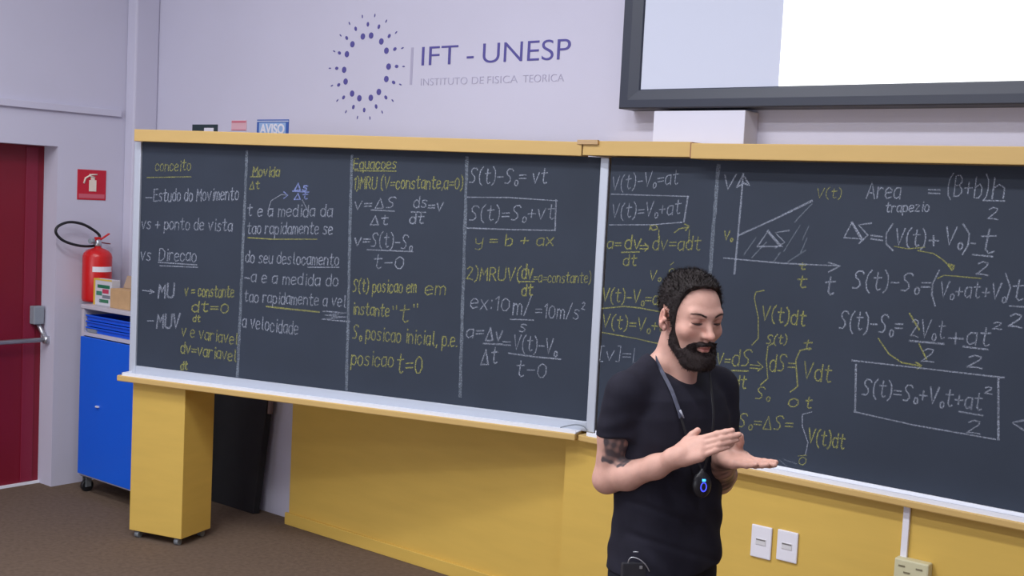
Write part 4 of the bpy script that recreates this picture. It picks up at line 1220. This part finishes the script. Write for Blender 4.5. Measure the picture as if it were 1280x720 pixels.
# --- hair and beard: shells grown from the head's own surface, plus short strands
hg = Grid(np.arange(-0.13, 0.17, 0.0024), np.arange(-0.17, 0.15, 0.0024), np.arange(1.40, 1.78, 0.0024))
head(hg, False)
hg.cap(tb(0, -0.028, 1.40), hb(0, -0.022, -0.055), 0.060, 0.056, 0.02)
HF = hg.F.copy()
GX, GY, GZ = hg.a[0][:, None, None], hg.a[1][None, :, None], hg.a[2][None, None, :]
A_, B_, D_ = hl(GX, GY, GZ)
def step(v, a, b): return np.clip((v - a) / (b - a), 0, 1)
nz = noise3(GX, GY, GZ, 150, 11) + 0.6 * noise3(GX, GY, GZ, 320, 12)
AA = np.abs(A_)
# hair line in profile: height below which there is no hair, for each distance forward
line = np.interp(B_.ravel(), [-0.2, -0.036, -0.031, 0.004, 0.009, 0.031, 0.037, 0.041, 0.049, 0.058, 0.10], [-0.068, -0.062, 0.020, 0.016, -0.030, -0.028, 0.040, 0.076, 0.086, 0.093, 0.118]).reshape(B_.shape)
line = line + 0.0025 * noise3(A_, B_, D_, 210, 5)
thick = 0.0035 + 0.0085 * step(D_, 0.035, 0.085) + 0.004 * step(D_, 0.06, 0.10) * step(B_, -0.02, 0.05)
hair = smax(HF - thick + 0.0012 * nz + 0.0026 * noise3(A_, B_, D_, 70, 44) * step(D_, 0.05, 0.09), line - D_, 0.005)
hg.F = hair.astype(np.float32)
hair_m = mat('dark_hair', (36, 29, 29), 0.6, vary=0.25, scale=120, bump=0.4, bscale=400, spec=0.3)
ho = grid_mesh('hair', hg, hair_m, man, relax=1)
# beard
top = np.interp(B_.ravel(), [-0.05, 0.008, 0.031, 0.042, 0.054, 0.064, 0.085], [-0.02, -0.018, -0.022, -0.054, -0.079, -0.077, -0.052]).reshape(B_.shape)
top = np.where(AA < 0.029, np.maximum(top, -0.050 - 0.012 * step(AA, 0.018, 0.029)), top)
fullness = 0.0025 + 0.014 * step(-D_, 0.070, 0.118) * step(B_, 0.02, 0.06) + 0.003 * step(-D_, 0.045, 0.058) * step(B_, 0.05, 0.08) + 0.003 * step(-D_, 0.03, 0.06)
lips = np.sqrt((A_ / 0.0215) ** 2 + ((D_ + 0.0690) / 0.0100) ** 2 + (np.maximum(0, 0.075 - B_) / 0.02) ** 2)
fullness = fullness * (0.25 + 0.75 * step(lips, 1.0, 2.4))
beard = smax(HF - fullness + 0.0016 * nz, D_ - top, 0.004)
beard = smax(beard, -(lips - 1) * 0.010, 0.003)
beard = smax(beard, -(D_ + 0.136 + 0.15 * (0.07 - B_)), 0.01)
beard = smax(beard, 0.008 - B_ - 0.10 * np.maximum(0, -D_ - 0.03), 0.005)
beard = smax(beard, -(D_ + 0.085 + (B_ + 0.0) * 0.75 - 0.004), 0.008)
hg.F = beard.astype(np.float32)
beard_m = mat('dark_beard', (40, 31, 31), 0.7, vary=0.25, scale=120, bump=0.4, bscale=400, spec=0.25)
bo = grid_mesh('beard', hg, beard_m, man, relax=1)

def strands(o, n, L, w, pull, seed, keep=None):
    """short tapered hairs rooted on a shell, joined into that shell's own mesh"""
    r = np.random.default_rng(seed)
    me = o.data
    nv = len(me.vertices)
    co = np.empty(nv * 3, np.float32); me.vertices.foreach_get('co', co); co = co.reshape(-1, 3)
    no = np.empty(nv * 3, np.float32); me.vertex_normals.foreach_get('vector', no); no = no.reshape(-1, 3)
    ids = r.choice(nv, n)
    bm = bmesh.new(); bm.from_mesh(me)
    for i in ids:
        p, nn = co[i], no[i]
        if nn @ (p - HC) < 0: continue
        d = nn * 0.75 + pull(p) + r.normal(size=3) * 0.35
        d /= np.linalg.norm(d)
        s = np.cross(d, r.normal(size=3)); s /= np.linalg.norm(s) + 1e-9
        l = L * r.uniform(0.5, 1.2)
        q = [p - nn * 0.001 + s * w, p - nn * 0.001 - s * w, p + d * l]
        vs = [bm.verts.new(Vector(v.tolist() if hasattr(v, 'tolist') else v)) for v in q]
        bm.faces.new(vs)
    bm.to_mesh(me); bm.free()
strands(ho, 7000, 0.012, 0.0009, lambda p: hy * 0.35 + hz * 0.5 if (p - HC) @ hz > 0.06 else -hz * 0.3, 31)
strands(bo, 3500, 0.007, 0.0008, lambda p: -hz * 0.7 + hy * 0.2, 32)
# brows and lashes
brow_m = mat('dark_brow', (58, 44, 42), 0.7)
for s in (-1, 1):
    bb = bmesh.new()
    for k in range(70):
        t = random.random()
        x = s * (0.014 + 0.034 * t)
        z = 0.0198 + 0.0062 * math.sin(t * 2.5) + random.uniform(-0.0022, 0.0022) * (1 - 0.5 * t)
        y = 0.0945 - 0.0165 * t ** 1.5
        p = hb(x, y, z); q = hb(x + s * 0.006, y + 0.0005 - 0.002 * t, z + 0.0015 - 0.003 * t)
        e = hz * 0.0007
        bb.faces.new([bb.verts.new(v.tolist()) for v in (p - e, p + e, q)])
    build('eyebrow', bb, brow_m, man)
    bb = bmesh.new()
    pts = [hb(s * (0.0185 + 0.028 * t), 0.0845 + 0.0035 * math.sin(t * 3.1) - 0.010 * t ** 1.6 + 0.0018, -0.0002 - 0.0028 * math.sin(t * 3.14)) for t in [k / 8 for k in range(9)]]
    tube(bb, pts, [0.0007, 0.0012, 0.0016, 0.0018, 0.0018, 0.0018, 0.0016, 0.0014, 0.0007], n=6)
    build('eyelashes', bb, brow_m, man)

# --- T-shirt
sg = Grid(np.arange(-0.26, 0.26, 0.004), np.arange(-0.24, 0.28, 0.004), np.arange(0.88, 1.52, 0.004))
zk = np.array([0.86, 0.92, 0.98, 1.05, 1.12, 1.20, 1.28, 1.34, 1.39, 1.43, 1.47])
wk = np.array([0.176, 0.174, 0.168, 0.163, 0.163, 0.170, 0.178, 0.180, 0.168, 0.120, 0.06])
dk = np.array([0.125, 0.124, 0.122, 0.118, 0.116, 0.118, 0.120, 0.114, 0.100, 0.080, 0.05])
ck = np.array([0.004, 0.004, 0.004, 0.004, 0.004, 0.004, 0.004, 0.0, -0.004, -0.012, -0.02])
def torso(x, y, z):
    dx, dy = x - T0[0], y - T0[1]
    u = dx * ut[0] + dy * ut[1]; f = dx * ft[0] + dy * ft[1]
    zf = z.ravel()
    w = np.interp(zf, zk, wk)[None, None, :]; d = np.interp(zf, zk, dk)[None, None, :]; c = np.interp(zf, zk, ck)[None, None, :]
    e = 2.35
    q = (np.abs(u / w) ** e + np.abs((f - c) / d) ** e) ** (1 / e)
    s = (q - 1) * np.minimum(w, d) * 0.9
    # soft folds: sagging drape at the waist and pulls from the armpits
    fold = 0.0035 * np.sin((z * 62 + u * 34 + 2.5 * np.sin(u * 17 + z * 9))) * np.clip((1.16 - z) / 0.1, 0, 1)
    fold = fold + 0.003 * np.sin(u * 55 + (z - 1.3) * 38 + 1.2 * np.sin(z * 30)) * np.clip((1.36 - z) / 0.1, 0, 1)
    fold = fold + 0.002 * noise3(x, y, z, 28, 14)
    edge = np.clip(1.15 - (u / w) ** 2, 0.12, 1)
    crease = 0.004 * np.exp(-((z - (1.055 - 0.30 * u + 0.5 * u * u)) / 0.010) ** 2) * np.clip((0.06 - u) / 0.12, 0, 1) + 0.003 * np.exp(-((z - (0.985 - 0.35 * (u + 0.04))) / 0.009) ** 2)
    s = s + fold * edge * 0.8 + crease * np.clip(f / 0.05, 0, 1)
    return np.maximum(s, np.maximum(0.915 + 0.012 * np.sin(u * 14) - z, z - 1.47))
sg.add(torso, (-0.26, -0.24, 0.88), (0.26, 0.28, 1.5), 0.004)
for s in (-1, 1):
    sg.cap(tb(s * 0.050, -0.030, 1.468), tb(s * 0.160, -0.004, 1.412), 0.040, 0.047, 0.04)
def sleeve(S, E, L, r1, r2, ph):
    a = S; ax = (E - S) / np.linalg.norm(E - S)
    def fn(x, y, z):
        dx, dy, dz = x - a[0], y - a[1], z - a[2]
        t = dx * ax[0] + dy * ax[1] + dz * ax[2]
        rx, ry, rz = dx - t * ax[0], dy - t * ax[1], dz - t * ax[2]
        r = np.sqrt(rx ** 2 + ry ** 2 + rz ** 2)
        k = np.clip(t / 0.14, 0, 1)
        R = r1 + (r2 - r1) * k + 0.0025 * np.sin(t * 110 + rx * 60 + ph) * k
        body = np.where(t < 0, np.sqrt(r ** 2 + t ** 2) - r1, r - R)
        tip = L - z + 0.003 * np.sin(rx * 40 + ph)      # level hem
        return smax(body, tip, 0.006)
    lo = np.minimum(S, S + ax * 0.15) - 0.08; hi = np.maximum(S, S + ax * 0.15) + 0.08
    sg.add(fn, lo, hi, 0.022)
sleeve(SHR, ELR, 1.284, 0.055, 0.057, 0.3)
sleeve(SHL, ELL, 1.270, 0.056, 0.058, 1.9)
# round neck opening, cut by a tilted plane
def neck_cut(x, y, z):
    dx, dy = x - T0[0], y - T0[1]
    u = dx * ut[0] + dy * ut[1]; f = dx * ft[0] + dy * ft[1]
    cyl = (np.sqrt((u / 0.078) ** 2 + ((f - 0.008) / 0.086) ** 2) - 1) * 0.07
    pln = (1.466 - 0.44 * (f + 0.02) + 2.0 * u ** 2) - z
    return np.maximum(cyl, pln * 0.85)
sg.add(neck_cut, tb(0, 0, 1.36) - 0.13, tb(0, 0, 1.52) + 0.13, 0.006, 'd')
shirt_m = mat('black_cotton', (34, 33, 44), 0.85, vary=0.10, scale=30, bump=0.12, bscale=700, spec=0.2)
grid_mesh('t_shirt', sg, shirt_m, man, relax=2)
# trousers
tg = Grid(np.arange(-0.26, 0.26, 0.006), np.arange(-0.24, 0.28, 0.006), np.arange(0.03, 1.02, 0.008))
tg.ell(tb(0, -0.004, 0.93), (0.160, 0.114, 0.10), RT, 0.04)
for s in (-1, 1):
    tg.chain([tb(s * 0.082, 0.0, 0.88), tb(s * 0.098, 0.012, 0.50), tb(s * 0.108, -0.015, 0.08)], [0.092, 0.072, 0.060], 0.03)
    tg.cap(tb(s * 0.108, -0.016, 0.03), tb(s * 0.108, -0.016, -0.2), 0.09, 0.09, 0.002, 'd')
grid_mesh('trousers', tg, mat('black_trousers', (28, 28, 36), 0.85, bump=0.1, bscale=300, spec=0.2), man, relax=1)
for s in (-1, 1):
    fg = Grid(np.arange(-0.30, 0.36, 0.006), np.arange(-0.34, 0.34, 0.006), np.arange(-0.012, 0.14, 0.005))
    fg.cap(tb(s * 0.106, -0.055, 0.05), tb(s * 0.128, 0.125, 0.038), 0.045, 0.040, 0.03)
    fg.cap(tb(s * 0.106, -0.050, 0.06), tb(s * 0.106, -0.040, 0.105), 0.044, 0.044, 0.03)
    fl = fg.F; zz = fg.a[2][None, None, :]
    fg.F = np.maximum(fl, -zz).astype(np.float32)
    grid_mesh('shoe', fg, mat('dark_shoe', (30, 30, 34), 0.5), man, relax=1)

# --- lanyard with a lit microphone pod on his chest
def wl(p):
    return Vector(p)
lan = thing('lanyard', 'dark patterned lanyard round the man\'s neck with a black pod and lit blue ring', 'lanyard', (PX, PY, 0), PA)
def strap(pts, w, t, m, name='strap'):
    bb = bmesh.new()
    sp = spline([tuple(p) for p in pts], 6)
    prev = None
    n = len(sp)
    for i, p in enumerate(sp):
        d = (sp[min(i + 1, n - 1)] - sp[max(i - 1, 0)]).normalized()
        ctr = Vector((T0[0], T0[1], p.z))
        outn = (p - ctr); outn.z = 0.25 * outn.length
        outn.normalize()
        s = d.cross(outn).normalized() * w * 0.5
        o_ = s.cross(d).normalized() * t * 0.5
        ring = [bb.verts.new(p + s + o_), bb.verts.new(p - s + o_), bb.verts.new(p - s - o_), bb.verts.new(p + s - o_)]
        if prev:
            for k in range(4): bb.faces.new((prev[k], prev[(k + 1) % 4], ring[(k + 1) % 4], ring[k]))
        else: bb.faces.new(ring[::-1])
        prev = ring
    bb.faces.new(prev)
    return build(name, bb, m, lan)
strap_m = mat('lanyard_webbing', (62, 64, 82), 0.7, vary=0.35, scale=90)
black_m = mat('lanyard_black', (24, 24, 30), 0.6)
strap([(0.020, 0.080, 1.470), (-0.030, 0.085, 1.492), (-0.060, 0.045, 1.500), (-0.060, 0.0, 1.492), (-0.040, -0.046, 1.462), (-0.012, -0.083, 1.420), (0.010, -0.105, 1.372), (0.018, -0.112, 1.350)], 0.010, 0.002, strap_m)
strap([(0.018, -0.112, 1.352), (0.038, -0.114, 1.30), (0.064, -0.106, 1.25), (0.082, -0.102, 1.211)], 0.006, 0.002, black_m)
strap([(0.020, 0.080, 1.470), (0.060, 0.060, 1.478), (0.085, 0.020, 1.468), (0.092, -0.020, 1.440), (0.098, -0.052, 1.40), (0.104, -0.078, 1.35), (0.100, -0.092, 1.28), (0.086, -0.102, 1.211)], 0.007, 0.002, black_m)
DV = np.array([0.083, -0.108, 1.176])
dn = np.array([0.35, -0.93, 0.08]); dn /= np.linalg.norm(dn)
dx_ = np.cross(up, dn); dx_ /= np.linalg.norm(dx_); dz_ = np.cross(dn, dx_)
RD = np.stack([dx_, dn, dz_], 1)
dg = Grid(np.arange(0.03, 0.14, 0.0022), np.arange(-0.15, -0.06, 0.0022), np.arange(1.13, 1.25, 0.0022))
dg.ell(DV, (0.0262, 0.015, 0.035), RD, 0.004)
dg.cap(DV + dz_ * 0.032, DV + dz_ * 0.038, 0.008, 0.006, 0.006)
grid_mesh('pod', dg, M['dark'], lan, relax=1)
def ring_at(c, rx, rz, r, m, name):
    bb = bmesh.new()
    pts = [Vector((c + dx_ * rx * math.cos(t) + dz_ * rz * math.sin(t)).tolist()) for t in [2 * math.pi * k / 20 for k in range(21)]]
    tube(bb, pts, r, n=6, cap=False)
    return build(name, bb, m, lan)
led = mat('blue_led', (50, 50, 200), 0.4, emit=(70, 80, 245), estr=1.3)
ring_at(DV + dn * 0.0135 - dz_ * 0.004, 0.0075, 0.0115, 0.0020, led, 'light_ring')
bb = bmesh.new()
c_ = DV + dn * 0.0135 + dz_ * 0.0135
tube(bb, [(c_ - dx_ * 0.0045).tolist(), (c_ + dx_ * 0.0045).tolist()], 0.0035, n=8)
build('indicator', bb, mat('cyan_led', (60, 160, 255), 0.4, emit=(70, 180, 255), estr=1.6), lan)
# small pin on the shirt's collar strap
bb = bmesh.new()
tube(bb, [(0.014, -0.116, 1.372), (0.026, -0.118, 1.352)], [0.0035, 0.0015], n=8)
build('clip', bb, mat('grey_clip', (150, 152, 165), 0.4), lan)

# --- black pouch with keys hanging at his right hip
pc = thing('belt_pouch', 'black pouch with small metal key pieces hanging at the man\'s hip', 'pouch', (PX, PY, 0), PA)
PO = tb(-0.105, 0.165, 0.0)
def pbx(u0, u1, f0, f1, z0, z1, bev=0.004):
    t = bx(u0, u1, -f1, -f0, z0, z1, bev=bev)
    bmesh.ops.rotate(t, verts=t.verts, cent=(0, 0, 0), matrix=Matrix.Rotation(math.radians(20), 3, 'Z'))
    bmesh.ops.translate(t, verts=t.verts, vec=Vector((-0.086, -0.126, 0)))
    return t
build('pouch', pbx(-0.030, 0.032, -0.012, 0.012, 0.80, 0.955, 0.006), mat('black_leather', (34, 34, 40), 0.55), pc)
build('flap', pbx(-0.032, 0.034, 0.010, 0.016, 0.885, 0.958, 0.002), mat('black_leather_flap', (42, 42, 48), 0.5), pc)
build('stud', pbx(0.014, 0.022, 0.016, 0.020, 0.943, 0.951, 0.001), M['steel'], pc)
bb = bmesh.new()
tube(bb, [Vector(p) for p in spline([(-0.098, -0.140, 0.950), (-0.096, -0.145, 0.966), (-0.088, -0.147, 0.975), (-0.070, -0.147, 0.972), (-0.052, -0.143, 0.958), (-0.040, -0.137, 0.938)], 5)], 0.0016, n=6)
build('key_chain', bb, M['steel'], pc)
bb = bmesh.new()
tube(bb, [(-0.086, -0.140, 0.988), (-0.072, -0.143, 0.990)], 0.0014, n=6)
build('clip', bb, M['steel'], pc)
